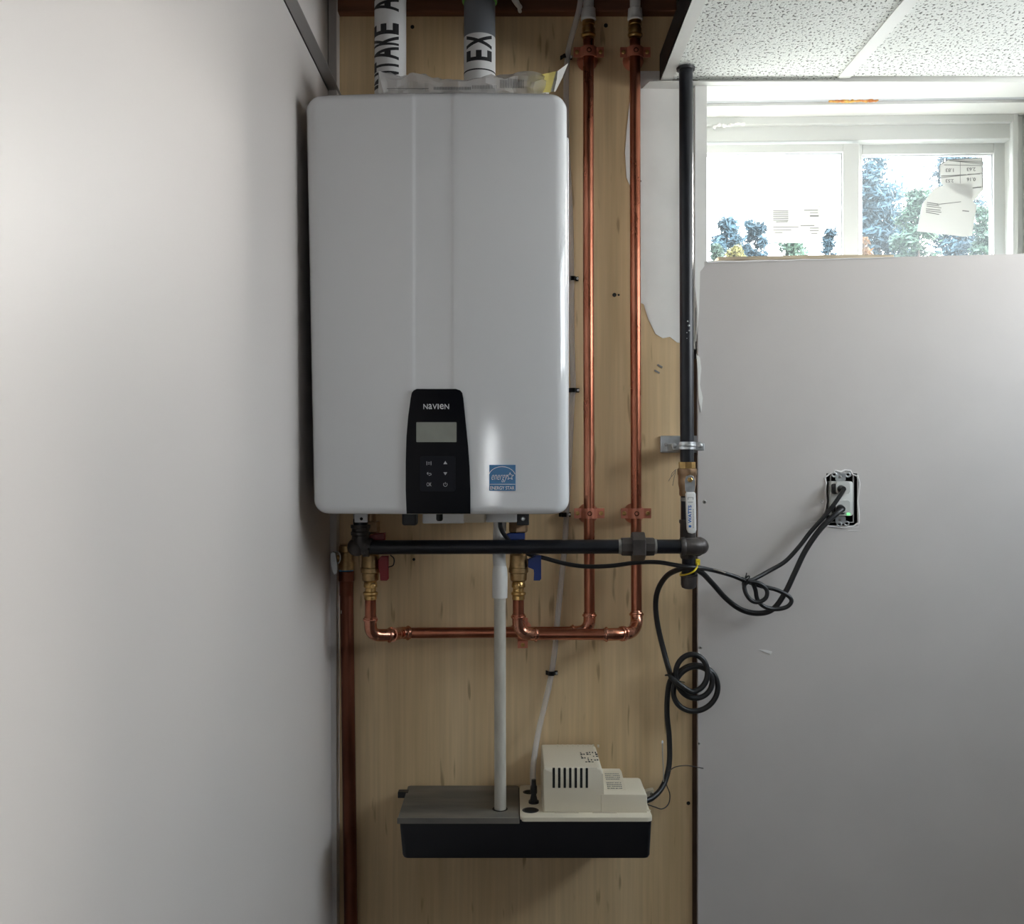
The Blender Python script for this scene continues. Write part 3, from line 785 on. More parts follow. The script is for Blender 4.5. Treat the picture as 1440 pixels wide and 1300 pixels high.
prism(bm, [(cpx(626.3), cpz(668.6)), (cpx(629), cpz(664.4)), (cpx(623.6), cpz(664.4))], kd - .0003, kd + .0002)
for i in range(9):
    a0 = R(130 + 280 * i / 9); a1 = R(130 + 280 * (i + 1) / 9)
    bars([(626.3 + 2.7 * math.cos(a0), 681.7 - 2.7 * math.sin(a0), 626.3 + 2.7 * math.cos(a1), 681.7 - 2.7 * math.sin(a1))], .7)
bars([(626.3, 678.3, 626.3, 681.5)], .7)
obj('key_symbols', bm, 'icon', cp)

# ---- blue efficiency sticker
ex_d = HF - .0012
a_ = (X(706, HF) - (X(428.5, HF) + X(800, HF)) / 2) / .2205
ex_d = HF + .013 * a_ * a_ - .005 * a_ - .0012
sx = lambda p: X(p, ex_d); sz = lambda q: Z(q, ex_d)
es = obj('efficiency_sticker', prism(B(), [(sx(688), sz(690.5)), (sx(725), sz(690.5)), (sx(725), sz(654)), (sx(688), sz(654))], ex_d, ex_d + .0028), 'blue_sticker', ht)
bm = B(); sd = ex_d - .0002
def sbars(lst, t=.8):
    for (x0, y0, x1, y1) in lst:
        a = Vector((sx(x0), sz(y0))); b = Vector((sx(x1), sz(y1))); n = (b - a).normalized(); n = Vector((-n.y, n.x)) * px2m(t, sd) / 2
        prism(bm, [tuple(a - n), tuple(b - n), tuple(b + n), tuple(a + n)], sd - .0003, sd + .0001)
arc = [(690.5 + 33.5 * (1 - math.cos(R(9 * i + 0))) * .5 * 2 if False else 706 + 19 * math.cos(R(180 - 15 * i)), 671 - 14.5 * math.sin(R(180 - 15 * i))) for i in range(13)]
sbars([(*arc[i], *arc[i + 1]) for i in range(1, 11)], .8)
star = []
for i in range(10):
    rr = 5.4 if i % 2 == 0 else 2.3; a = R(90 + 36 * i); star.append((717.3 + rr * math.cos(a), 670.2 - rr * math.sin(a)))
sbars([(*star[i], *star[(i + 1) % 10]) for i in range(10)], .8)
text_fit(bm, 'energy', sx(691), sx(713), sz(678.5), sz(668), sd, 0, -.01, .10, thick=.0003)
sbars([(689, 681.3, 724.5, 681.3)], .8)
text_fit(bm, 'ENERGY STAR', sx(689.5), sx(723.5), sz(689), sz(684), sd, 0, .01, thick=.0003)
obj('sticker_print', bm, 'white_print', es)

# ================================================================== vent pipes
def wrap_text(bm, s, cx, cy, r, zlo, zhi, a_lo, a_hi, bold=0.0, condense=None):
    """word wrapped on an upright pipe, reading upwards; the letter tops turn to the left"""
    t = text_bm(s, bold)
    xs = [v.co.x for v in t.verts]; ys_ = [v.co.y for v in t.verts]
    a, b, c, d = min(xs), max(xs), min(ys_), max(ys_)
    for i in range(1, 9):
        bmesh.ops.bisect_plane(t, geom=t.verts[:] + t.edges[:] + t.faces[:], plane_co=(0, c + (d - c) * i / 9, 0), plane_no=(0, 1, 0))
    for v in t.verts:
        z = zlo + (v.co.x - a) / (b - a) * (zhi - zlo); q = (v.co.y - c) / (d - c)
        ang = R(a_hi + (a_lo - a_hi) * q)
        v.co = Vector((cx + r * math.sin(ang), cy - r * math.cos(ang), z))
    merge(bm, t); return bm

dI = 1.90; xi = X(549, dI); rI = px2m(44, dI) / 2
ip = thing('intake_pipe', 'white plastic intake pipe lettered up its side, above the heater', 'pipe', (xi, dI, ZT))
obj('pipe', lathe(B(), (xi, dI, ZT - .02), (0, 0, 1), [(0, rI), (TOP - ZT + .015, rI)], 36), 'intake', ip, True, 40)
lab = obj('label_band', lathe(B(), (xi, dI, ZT - .01), (0, 0, 1), [(0, rI + .0003), (.42, rI + .0003)], 36), 'label', ip, True, 40)
bm = B()
zpix = lambda y: Z(y, dI - rI * .8)
for ch, ya, yb in (('I', 124, 119), ('N', 117.5, 101.5), ('T', 100, 86), ('A', 85, 66.5), ('K', 65, 51.5), ('E', 49.5, 34), ('A', 17, -1), ('I', -3, -8), ('R', -10, -26)):
    wrap_text(bm, ch, xi, dI, rI + .0007, zpix(ya), zpix(yb), -74, 38, .032)
obj('lettering', bm, 'black_print', lab)

xe = X(674.5, dI)
ep = thing('exhaust_pipe', 'grey plastic exhaust pipe with white label, above the heater', 'pipe', (xe, dI, ZT))
obj('pipe', lathe(B(), (xe, dI, ZT - .02), (0, 0, 1), [(0, rI), (TOP - ZT + .015, rI)], 36), 'grey_pp', ep, True, 40)
obj('coupling', lathe(B(), (xe, dI, Z(3, dI)), (0, 0, 1), [(0, rI), (.001, rI + .004), (.08, rI + .004), (.081, rI)], 36), 'grey_pp', ep, True, 40)
obj('seal_ring', lathe(B(), (xe, dI, Z(4.5, dI)), (0, 0, 1), [(0, rI + .001), (.001, rI + .0032), (.006, rI + .0032), (.007, rI)], 36), 'green', ep, True, 40)
lab = obj('label_band', lathe(B(), (xe, dI, ZT - .01), (0, 0, 1), [(0, rI + .0003), (Z(45.5, dI - rI) - ZT + .01 , rI + .0003)], 36), 'label', ep, True, 40)
bm = B()
for ch, ya, yb in (('H', 112, 96.5), ('E', 86.5, 71.5), ('X', 69, 49)):
    if ch == 'H': continue
    wrap_text(bm, ch, xe, dI, rI + .0007, zpix(ya), zpix(yb), -52, 50, .030)
lathe(bm, (xe, dI, zpix(99.5)), (0, 0, 1), [(0, rI + .0005), (.0025, rI + .0005)], 36)
obj('lettering', bm, 'black_print', lab)

# ================================================================== bag on the heater
BZ = ZT + .001
def bag_mesh():
    bm = B(); NU, NV = 56, 26; rings = []
    x0, x1 = X(530, 1.74), X(770, 1.74)
    for i in range(NU + 1):
        u = i / NU; x = x0 + (x1 - x0) * u
        top = .046 + .012 * math.exp(-((u - .05) / .10) ** 2) + .012 * math.exp(-((u - .85) / .2) ** 2) - .006 * math.exp(-((u - .5) / .12) ** 2) + .006 * math.exp(-((u - .25) / .1) ** 2)
        end = min(1, (u / .03) ** .5 if u < .03 else 1) * min(1, ((1 - u) / .02) ** .5 if u > .98 else 1)
        ring = []
        for j in range(NV):
            a = 2 * math.pi * j / NV
            sy, szz = math.cos(a), math.sin(a)
            hh = top * (.55 + .45 * end)
            y = 1.775 + .075 * math.copysign(abs(sy) ** .8, sy) * (.35 + .65 * end)
            z = BZ + hh / 2 + hh / 2 * math.copysign(abs(szz) ** .7, szz)
            p = Vector((x, y, z))
            nv = noise.noise_vector(p * 26) * .009 + noise.noise_vector(p * 62) * .006
            rg = abs(noise.noise(Vector((x * 18 + z * 60, y * 30, z * 20)))) * .009
            p += nv; p.y += rg; p.z = max(p.z - rg * .4, BZ)
            ring.append(bm.verts.new(p))
        rings.append(ring)
    for i in range(NU):
        for j in range(NV): bm.faces.new((rings[i][j], rings[i][(j + 1) % NV], rings[i + 1][(j + 1) % NV], rings[i + 1][j]))
    bm.faces.new(rings[0]); bm.faces.new(rings[-1][::-1])
    return bm
bag = thing('plastic_bag', 'crumpled clear plastic bag of papers lying on the heater', 'bag', (X(660, 1.76), 1.77, BZ))
bb = bag_mesh(); bmesh.ops.recalc_face_normals(bb, faces=bb.faces[:])
from mathutils.bvhtree import BVHTree
bvh = BVHTree.FromBMesh(bb)
def on_film(px, py):
    d_ = 1.70
    for _ in range(3):
        q = P(px, py, d_); h = bvh.ray_cast(Vector((q.x, 1.55, q.z)), Vector((0, 1, 0)))
        if h[0] is None: return P(px, py, 1.70)
        d_ = h[0].y
    return Vector((h[0].x, h[0].y - .0006, h[0].z))
film_print = B()
def stamp(x0, y0, x1, y1, n=3):
    for i in range(n):
        a, b = y0 + (y1 - y0) * i / n, y0 + (y1 - y0) * (i + 1) / n
        film_print.faces.new([film_print.verts.new(on_film(*q)) for q in ((x0, a), (x1, a), (x1, b), (x0, b))])
for k in range(15): stamp(703 + 2.3 * k, 109 + .25 * k, 704.1 + 2.3 * k, 124, 4)
for k in range(24): stamp(610 + 2.2 * k, 122.5, 611.4 + 2.2 * k, 126.5, 1)
for k in range(16): stamp(664 + 2.2 * k, 120, 664.9 + 2.2 * k, 125, 1)
for k in range(28): stamp(544 + 2.1 * k, 124.2, 545.9 + 2.1 * k, 125.2, 1)
obj('film', bb, 'bag', bag, True, 18)
obj('print', film_print, 'grey_print', bag)
# open right mouth of the bag: a thin flap with a pointed upper corner
bm = B(); d = 1.735
rowsF = [[(768, 104), (774, 116), (772, 129)], [(778, 102), (779, 115), (776, 129)], [(784, 100), (783, 112), (779, 129)], [(799, 89), (791, 109), (781, 129)]]
g = [[bm.verts.new(P(a, b, d + .012 * math.sin(i * 2.1 + j))) for j, (a, b) in enumerate(rw)] for i, rw in enumerate(rowsF)]
for i in range(3):
    for j in range(2): bm.faces.new((g[i][j], g[i][j + 1], g[i + 1][j + 1], g[i + 1][j]))
bmesh.ops.solidify(bm, geom=bm.faces[:], thickness=.0006)
obj('mouth_flap', bm, 'paper', bag, True, 30)
# papers inside
bk = thing('instruction_booklet', 'white printed booklet inside the plastic bag', 'booklet', (X(650, 1.77), 1.77, BZ))
bm = B()
def bz(u): return .030 + .006 * math.sin(u * 5) + (.004 if u < .2 else 0)
N = 24; x0, x1 = X(541, 1.735), X(738, 1.735); fr = []
for i in range(N + 1):
    u = i / N; x = x0 + (x1 - x0) * u
    fr.append([bm.verts.new((x, 1.733 + .003 * math.sin(u * 9), BZ + .002)), bm.verts.new((x, 1.742 + .004 * math.sin(u * 7), BZ + bz(u) * .8)), bm.verts.new((x, 1.80, BZ + bz(u) * .9)), bm.verts.new((x, 1.815, BZ + .002))])
for i in range(N):
    for j in range(4): bm.faces.new((fr[i][j], fr[i][(j + 1) % 4], fr[i + 1][(j + 1) % 4], fr[i + 1][j]))
bm.faces.new(fr[0][::-1]); bm.faces.new(fr[-1])
obj('pages', bm, 'paper', bk, True, 40)
bm = B(); d = 1.7285
box(bm, X(544, d), X(600, d), d, d + .001, Z(127.2, d), Z(126.2, d)); box(bm, X(609, d), X(661, d), d, d + .001, Z(127.5, d), Z(123.5, d)); box(bm, X(543, d), X(544, d), d, d + .001, Z(127, d), Z(114, d))
for k in range(14):
    box(bm, X(703 + 2.2 * k, d), X(704.2 + 2.2 * k, d), d, d + .001, Z(126 - k * .2, d), Z(111 + (k % 3), d))
for k in range(18):
    box(bm, X(662 + 2.2 * k, d), X(663.1 + 2.2 * k, d), d, d + .001, Z(127, d), Z(122, d))
obj('print', bm, 'grey_print', bk)
ys_ = thing('yellow_sheet', 'pale yellow paper sheet sticking out at bag opening', 'paper', P(765, 129, 1.735))
bm = B(); d = 1.74
rowsF = [[(740, 108), (742, 130)], [(752, 106), (752, 130)], [(764, 104), (762, 130)], [(772, 102.5), (768, 130)], [(782, 100), (774, 130)]]
g = [[bm.verts.new(P(a, b, d - .010 - .0085 * i + .003 * math.sin(i * 1.7))) for (a, b) in rw] for i, rw in enumerate(rowsF)]
for i in range(len(g) - 1): bm.faces.new((g[i][0], g[i][1], g[i + 1][1], g[i + 1][0]))
bmesh.ops.solidify(bm, geom=bm.faces[:], thickness=.0008)
obj('sheet', bm, 'yellow_paper', ys_)

# ================================================================== copper lines
RC = .01075
DC = 1.985           # upright copper pipes, distance
DV = 1.905           # valves under the heater
def bead(bm, c, axis, r, wdt=.010):
    a = Vector(axis).normalized()
    lathe(bm, Vector(c) - a * wdt / 2, a, [(0, r * 1.0), (0, r * 1.13), (wdt * .25, r * 1.13), (wdt * .3, r * 1.30), (wdt * .5, r * 1.36), (wdt * .7, r * 1.30), (wdt * .75, r * 1.13), (wdt, r * 1.12), (wdt, r)], 22)
    return bm
def elbow(parent, path, r, name='elbow'):
    """pressed copper elbow: thicker bend plus a bead at either end"""
    e = obj(name, tube(B(), path, r * 1.13, 20), 'copper_fit', parent, True, 50)
    n = len(path)
    for c, ax in ((path[0], path[1] - path[0]), (path[-1], path[-2] - path[-1])):
        ax = Vector(ax).normalized()
        obj('bead', bead(B(), Vector(c) + ax * .005, ax, r), 'copper_fit', e, True, 50)
    return e

def top_fitting(parent, px):
    a = P(px, 66, DC)
    b = obj('brass_adapter', lathe(B(), P(px, 53, DC), (0, 0, 1), [(0, RC * 1.12), (.002, RC * 1.2), (.003, RC * 1.38), (.006, RC * 1.38), (.008, RC * 1.15), (.012, RC * 1.22), (.018, RC * 1.22), (.019, RC * 1.08), (.024, RC * 1.08), (.025, RC * 1.2), (.034, RC * 1.2)], 24), 'brass', parent, True, 40)
    obj('pex_sleeve', lathe(B(), P(px, 30, DC), (0, 0, 1), [(0, RC * 1.2), (.003, RC * 1.42), (.024, RC * 1.30), (.026, RC * 1.1)], 24), 'pex', parent, True, 40)
    q = P(px, 14, DC)
    obj('pex_pipe', tube(B(), [q, (q.x + .001, q.y - .002, q.z + .1), (q.x + .002, q.y - .03, q.z + .26)], RC * .98, 18), 'pex', parent, True, 50)

# hot line: left valve down, across behind, up the left upright
hot = thing('copper_hot_line', 'copper pipe run from red valve up beside the heater', 'pipe', P(828, 890, DC))
xa = X(828, DC)
obj('upright', tube(B(), [P(829, 866, DC), P(827.5, 400, DC), P(827.5, 56, DC)], RC, 22), 'copper', hot, True, 60)
z_h = 889.5
obj('run', tube(B(), [P(576, 890.5, DC), P(806, z_h - .5, DC)], RC, 22), 'copper', hot, True, 60)
elbow(hot, [P(802, z_h - .5, DC)] + arc_corner(P(802, z_h - .5, DC), P(829, z_h - .5, DC), P(829, 862, DC), .026) + [P(829, 862, DC)], RC)
elbow(hot, [P(521, 868, DV)] + arc_corner(P(521, 868, DV), P(521, 893.5, DV + .004), P(552, 894, DV + .026), .022) + [P(551, 893.6, DV + .025)], RC)
elbow(hot, catmull([P(549, 893, DV + .022), P(556, 892, DV + .045), P(564, 890.5, DC - .008), P(577, 890.5, DC)], 5), RC)
obj('drop', tube(B(), [P(521, 838, DV), P(521, 872, DV)], RC, 22), 'copper', hot, True, 60)
top_fitting(hot, 827.5)

cold = thing('copper_cold_line', 'copper pipe run from blue valve up the right upright', 'pipe', P(894, 893, DC))
obj('upright', tube(B(), [P(895, 866, DC), P(893.5, 400, DC), P(893, 56, DC)], RC, 22), 'copper', cold, True, 60)
DH = 1.912
obj('drop', tube(B(), [P(729, 838, DV), P(729, 872, DV)], RC, 22), 'copper', cold, True, 60)
elbow(cold, [P(729, 864, DV)] + arc_corner(P(729, 864, DV), P(729.5, 892.5, DV + .003), P(757, 892.5, DH), .026) + [P(757, 892.5, DH)], RC)
obj('run', tube(B(), [P(752, 892.5, DH), P(856, 892.5, DH)], RC, 22), 'copper', cold, True, 60)
elbow(cold, [P(849, 892.5, DH), P(858, 892.5, DH), P(868, 892.2, DH + .002), P(877, 891.5, DH + .010)], RC)
elbow(cold, catmull([P(875, 891.5, DH + .006), P(884, 890.5, DH + .022), P(891, 886, DH + .045), P(895, 876, DC - .008), P(895, 861, DC)], 6), RC)
top_fitting(cold, 893)

# ---- copper straps
def strap(label, c, vertical=True):
    """two-ear copper bell strap round an upright (or level) pipe"""
    c = Vector(c)
    t = thing('pipe_strap', label, 'pipe clamp', (c.x, PLY, c.z), 'copper pipe straps')
    def put(bm):
        if not vertical:
            for v in bm.verts:
                r = v.co - c; v.co = c + Vector((r.z, r.y, -r.x))
        return bm
    e = .0300; h = .0100
    # bent strap
    prof = [(-e, -.0040), (-.0160, -.0040), (-.0140, -.0060)] + [(-.0130 * math.cos(R(a)), -.0040 - .0115 * math.sin(R(a))) for a in range(20, 161, 14)] + [(.0140, -.0060), (.0160, -.0040), (e, -.0040)]
    bm = bent_strip(prof, .0016, c.x, c.y, c.z - h, c.z + h)
    st_ = obj('band', put(bm), 'copper_strap', t)
    # bell base behind the pipe
    obj('bell_base', put(lathe(B(), (c.x, PLY, c.z - .002), (0, -1, 0), [(0, .021), (.003, .021), (.012, .016), (.022, .012)], 24)), 'copper_strap', t, True, 40)
    obj('back_ear', put(box(B(), c.x - e, c.x + e, c.y - .0022, c.y - .0004, c.z - h * .8, c.z + h * .8, .0007)), 'copper_strap', t)
    for s in (-1, 1):
        obj('screw', put(lathe(B(), (c.x + s * .0235, c.y - .0080, c.z), (0, 1, 0), [(.0008, .0012), (0, .0018), (.0006, .0042), (.0026, .0046), (.010, .0022)], 12)), 'brass', t, True, 40)
    obj('boss', put(lathe(B(), (c.x, c.y - .0180, c.z), (0, 1, 0), [(.0012, .0028), (0, .0032), (.0005, .0050), (.004, .0052)], 16)), 'copper_old', t, True, 40)
    return t
strap('copper strap at the top of left upright pipe', P(827.5, 75, DC))
strap('copper strap at the top of right upright pipe', P(893, 75, DC))
strap('copper strap low on left upright, beside heater corner', P(828.5, 722, DC))
strap('copper strap low on right upright, above black pipe union', P(894, 722, DC))
strap('copper strap half hidden behind the elbow under blue valve', P(735, 890, DC), False)

# ---- isolation valves
def valve(px, handle, label, side):
    v = thing('isolation_valve', label, 'valve', P(px, 840, DV), 'isolation valves under the heater')
    ax = (0, 0, -1)
    c = P(px, 0, DV); 
    def L(name, y0, prof, m='brass_rough', seg=20, rot=0, sm=True):
        return obj(name, lathe(B(), (c.x, DV, Z(y0, DV)), ax, prof, seg, rot), m, v, sm, 35)
    q = DV / F
    L('union_nut', 733, [(0, .0165), (.0015, .0185), (.020, .0185), (.022, .016)], 'bronze', 6, .3, False)
    L('upper_nipple', 722, [(-.012, .011), (.016, .011)], 'bronze')
    L('neck', 750, [(0, .0135), (46 * q, .0135)], 'bronze')
    L('body', 778, [(0, .013), (.004, .0165), (12 * q, .0172), (20 * q, .0178), (21 * q, .0190), (27 * q, .0190), (28 * q, .0165), (38 * q, .0158), (40 * q, .012)], 'brass_rough')
    f = L('press_adapter', 817, [(0, .0105), (2 * q, .0120), (5 * q, .0132), (9 * q, .0132), (10 * q, .0105), (15 * q, .0108), (16 * q, .0140), (19 * q, .0145), (21 * q, .0118), (26 * q, .0122), (27 * q, .0105)], 'brass')
    # handles: a wide one on the upper drain, a tall one at the side
    d = DV - .012
    bm = B(); x0 = px - 2 if side > 0 else px - 14
    if side > 0: prism(bm, [(X(a, d), Z(b, d)) for a, b in ((520, 753), (527, 751), (541.5, 749.5), (541.5, 761), (520, 762))], d - .004, d + .012, .0015)
    else: prism(bm, [(X(a, d), Z(b, d)) for a, b in ((711, 752), (716, 750), (738, 750), (738, 759), (711, 760))], d - .004, d + .012, .0015)
    obj('upper_handle', bm, handle, v)
    hx0, hx1 = (534.5, 546.5) if side > 0 else (749.5, 761)
    bm = B(); prism(bm, [(X(a, d), Z(b, d)) for a, b in ((hx0 + 2, 782), (hx1, 782), (hx1, 814), (hx1 - 2, 816.5), (hx0 + 1, 816.5), (hx0 + (0 if side > 0 else 2), 800), (hx0 - (2 if side > 0 else 7), 798), (hx0 - (2 if side > 0 else 7), 787))][::-1], d - .006, d + .008, .0015)
    obj('lower_handle', bm, handle, v)
    obj('stem', lathe(B(), P(px + 10, 791, DV), (1, 0, 0), [(0, .007), (.016, .007)], 12), 'black' if side > 0 else 'bronze', v, True, 40)
    obj('drain_port', lathe(B(), P(px + (4 if side > 0 else -2), 824, DV - .010), (0, -1, 0), [(0, .0052), (.008, .0052), (.009, .004)], 12), 'brass', v, True, 40)
    if side > 0:
        obj('cap_tether', tube(B(), catmull([P(549, 781, d), P(554, 786, d - .006), P(553, 795, d - .008), P(546, 798, d - .004)], 6), .0012, 8), 'rubber', v, True)
    return v
valve(521, 'red', 'brass valve with red handles under heater left end', 1)
valve(729, 'blue', 'brass valve with blue handles beside the white drain pipe', -1)

# ---- old copper riser at far left
dB = 1.985; rB = px2m(19, dB) / 2
rz_ = thing('brown_copper_riser', 'dark brown copper pipe rising from floor in left corner', 'pipe', P(495, 1640, dB))
obj('pipe', tube(B(), [P(499, 1638, dB), P(493.5, 1300, dB), P(487.5, 830, dB), P(487, 815, dB)], rB, 22), 'copper_old', rz_, True, 60)
obj('collar', lathe(B(), P(487.2, 838, dB), (0, 0, 1), [(0, rB), (.001, rB * 1.05), (20 * dB / F, rB * 1.05), (21 * dB / F, rB * 1.16), (34 * dB / F, rB * 1.16), (35 * dB / F, rB)], 24), 'copper_old', rz_, True, 40)
obj('tape', lathe(B(), P(487, 806.5, dB), (0, 0, 1), [(0, rB * 1.0), (.0005, rB * 1.05), (5 * dB / F, rB * 1.05), (5.4 * dB / F, rB)], 24), 'tape_blue', rz_, True, 40)
for (px, py) in ((481, 837), (480.5, 860)):
    obj('paint_drip', lathe(B(), P(px, py, dB - rB * .62), (0, 0, -1), [(-.006, .0005), (0, .0016), (.004, .0014), (.008, .0003)], 8), 'primer', rz_, True)
bv = thing('ball_valve', 'small brass ball valve with steel lever on the brown pipe', 'valve', P(487, 802, dB))
obj('body', lathe(B(), P(487, 802, dB), (0, 0, 1), [(0, rB * .95), (.001, rB * 1.15), (10 * dB / F, rB * 1.18), (14 * dB / F, rB * .95), (24 * dB / F, rB * .9), (26 * dB / F, rB * 1.1), (34 * dB / F, rB * 1.1), (35 * dB / F, rB * .7)], 16), 'brass_rough', bv, True, 35)
obj('stem', lathe(B(), P(479, 786, dB), (-1, 0, 0), [(0, .007), (.010, .007)], 12), 'brass_rough', bv, True, 40)
bm = B(); d = 1.955
pts = [(464, 779), (468, 776), (472, 778), (473, 788), (475, 800), (474, 807), (470, 809), (467, 804), (464, 792)]
prism(bm, [(X(a, d), Z(b, d)) for a, b in pts][::-1], d, d + .006, .0012)
obj('lever', bm, 'zinc', bv)
obj('lever_ring', tube(B(), [P(474, 779 + 0, d + .01) + Vector((.0065 * math.cos(R(a)), 0, .012 * math.sin(R(a)) - .008)) for a in range(0, 360, 20)], .0012, 8, closed=True), 'zinc', bv, True)

# ================================================================== black gas line
DG = 1.930; RG = .01335; DGH = 1.868
gas = thing('gas_pipe', 'black iron gas pipe from ceiling tile to the heater', 'pipe', P(968, 830, DG))
xg = lambda y: 964.5 + (y - 100) * .0033
obj('riser', tube(B(), [P(966.2, 656, DG), P(964.5, 100, DG), P(964.3, 84, DG), Vector((X(964.3, DG), DG, CEIL + .12))], RG, 24), 'iron', gas, True, 60)
obj('ceiling_ring', lathe(B(), (X(964.4, DG), DG, CEIL - .006), (0, 0, 1), [(0, RG), (.0005, RG + .004), (.005, RG + .005), (.0055, RG)], 24), 'black', gas, True, 40)
for (px, py, r) in ((967, 452, .0017), (968.5, 458, .0023), (969, 465, .0017), (966, 468, .0012), (966, 476, .0010)):
    obj('paint_fleck', lathe(B(), P(px, py, DG - RG + .0002), (0, -1, 0), [(0, r), (.0004, r * .7)], 7), 'zinc', gas)
g_ = DG / F
# below the valve: nipple, tee, drip leg and cap
obj('nipple', lathe(B(), P(967, 694, DG), (0, 0, -1), [(0, RG), (44 * g_, RG)], 24), 'iron', gas, True, 40)
obj('thread_joint', lathe(B(), P(967, 700, DG), (0, 0, -1), [(0, RG + .0004), (5 * g_, RG + .0006)], 24), 'thread', gas, True, 40)
tee = obj('tee', lathe(B(), P(967.5, 731, DG), (0, 0, -1), [(0, RG), (0, RG * 1.26), (4 * g_, RG * 1.30), (6 * g_, RG * 1.16), (26 * g_, RG * 1.16), (52 * g_, RG * 1.14), (55 * g_, RG * 1.02)], 26), 'iron_cast', gas, True, 40)
obj('tee_branch', lathe(B(), P(970, 768, DG), (.35, -1, 0), [(0, RG * 1.1), (.020, RG * 1.12), (.022, RG * 1.32), (.030, RG * 1.32), (.031, RG)], 24), 'iron_cast', tee, True, 40)
obj('drip_leg', lathe(B(), P(968.5, 782, DG), (0, 0, -1), [(0, RG), (30 * g_, RG)], 24), 'iron', gas, True, 40)
obj('drip_cap', lathe(B(), P(968.5, 807.5, DG), (0, 0, -1), [(0, RG), (0, RG * 1.28), (3 * g_, RG * 1.28), (4 * g_, RG * 1.14), (15 * g_, RG * 1.14), (19 * g_, RG * 1.0), (21 * g_, RG * .6)], 26), 'iron_cast', gas, True, 40)
# elbow at right end of the level pipe (turns back to the tee)
h_ = DGH / F
path = [P(958, 769, DGH), P(966, 769, DGH)] + arc_corner(P(966, 769, DGH), P(985, 768.5, DGH + .001), P(983, 768.5, DG + .01), .020, 8) + [P(983, 768.5, DG - .018)]
obj('elbow_right', tube(B(), path, RG * 1.22, 24), 'iron_cast', gas, True, 50)
obj('elbow_right_rim', lathe(B(), P(957, 769, DGH), (1, 0, 0), [(0, RG * 1.0), (0, RG * 1.3), (5 * h_, RG * 1.34), (7 * h_, RG * 1.2)], 24), 'iron_cast', gas, True, 40)
sph = bmesh.new(); bmesh.ops.create_uvsphere(sph, u_segments=24, v_segments=14, radius=RG * 1.27)
bm = B(); merge(bm, sph, Matrix.Translation(P(983, 768, DGH + .006)))
obj('elbow_right_heel', bm, 'iron_cast', gas, True)
# level pipe in two lengths with a hex union between
obj('level_pipe', tube(B(), [P(516, 770, DGH), P(872, 769, DGH)], RG, 24), 'iron', gas, True, 60)
obj('short_pipe', tube(B(), [P(918, 769, DGH), P(960, 769, DGH)], RG, 24), 'iron', gas, True, 60)
un = obj('union_nut', lathe(B(), P(888, 769, DGH), (1, 0, 0), [(0, RG * 1.3), (0, RG * 1.95), (1.5 * h_, RG * 2.05), (17 * h_, RG * 2.05), (18.5 * h_, RG * 1.95), (18.5 * h_, RG * 1.2)], 6, R(30)), 'iron_cast', gas)
obj('union_end', lathe(B(), P(873.5, 769, DGH), (1, 0, 0), [(0, RG * 1.05), (0, RG * 1.24), (1 * h_, RG * 1.32), (15 * h_, RG * 1.36), (15 * h_, RG)], 8, R(22)), 'iron_cast', un)
obj('union_end', lathe(B(), P(906, 769, DGH), (1, 0, 0), [(0, RG), (0, RG * 1.36), (13 * h_, RG * 1.32), (14 * h_, RG * 1.2), (14 * h_, RG)], 8, R(22)), 'iron_cast', un)
for a, b in ((869.5, 874), (919.5, 923)):
    obj('thread_joint', lathe(B(), P(a, 769, DGH), (1, 0, 0), [(0, RG + .0003), ((b - a) * h_, RG + .0010)], 24), 'thread', gas, True, 40)
# elbow at left end, up into the heater
path = [P(519, 770, DGH)] + arc_corner(P(522, 770, DGH), P(507, 770, DGH), P(507, 748, DGH), .019, 9) + [P(507, 756, DGH)]
obj('elbow_left', tube(B(), path, RG * 1.26, 24), 'iron_cast', gas, True, 50)
sph = bmesh.new(); bmesh.ops.create_uvsphere(sph, u_segments=24, v_segments=14, radius=RG * 1.30)
bm = B(); merge(bm, sph, Matrix.Translation(P(502, 769.5, DGH)) @ Matrix.Diagonal((1.05, 1, 1, 1)))
obj('elbow_left_heel', bm, 'iron_cast', gas, True)
for a in (511, 515.5):
    obj('elbow_left_rim', lathe(B(), P(a, 770, DGH), (1, 0, 0), [(0, RG), (0, RG * 1.34), (3.4 * h_, RG * 1.34), (3.4 * h_, RG)], 24), 'iron_cast', gas, True, 40)
obj('inlet_coupling', lathe(B(), P(507, 738.5, DGH), (0, 0, -1), [(0, RG), (0, RG * 1.38), (4 * h_, RG * 1.38), (5 * h_, RG * 1.22), (9 * h_, RG * 1.22), (10 * h_, RG * 1.36), (14 * h_, RG * 1.36), (15 * h_, RG * 1.2), (20 * h_, RG * 1.2)], 24), 'iron_cast', gas, True, 35)
obj('inlet_nipple', lathe(B(), P(507, 730, DGH), (0, 0, -1), [(0, RG), (12 * h_, RG)], 24), 'iron', gas, True, 40)

# ---- gas ball valve
gv = thing('gas_ball_valve', 'brass ball valve with white lever on the black riser', 'valve', P(966, 702, DG))
obj('hex_end', lathe(B(), P(966.3, 650, DG), (0, 0, -1), [(0, RG * 1.0), (0, RG * 1.24), (10 * g_, RG * 1.24), (10 * g_, RG)], 8, R(22)), 'brass', gv)
obj('body', lathe(B(), P(966.3, 659, DG), (0, 0, -1), [(0, RG * 1.3), (1 * g_, RG * 1.42), (8 * g_, RG * 1.42), (10 * g_, RG * 1.32), (16 * g_, RG * 1.30), (22 * g_, RG * 1.30), (24 * g_, RG * 1.25), (30 * g_, RG * 1.14), (37 * g_, RG * 1.14), (39 * g_, RG * 1.02)], 24), 'bronze', gv, True, 35)
obj('stem', lathe(B(), P(969.5, 675, DG - RG), (0, -1, 0), [(-.005, .007), (.016, .006)], 14), 'brass', gv, True, 40)
d = DG - RG - .016
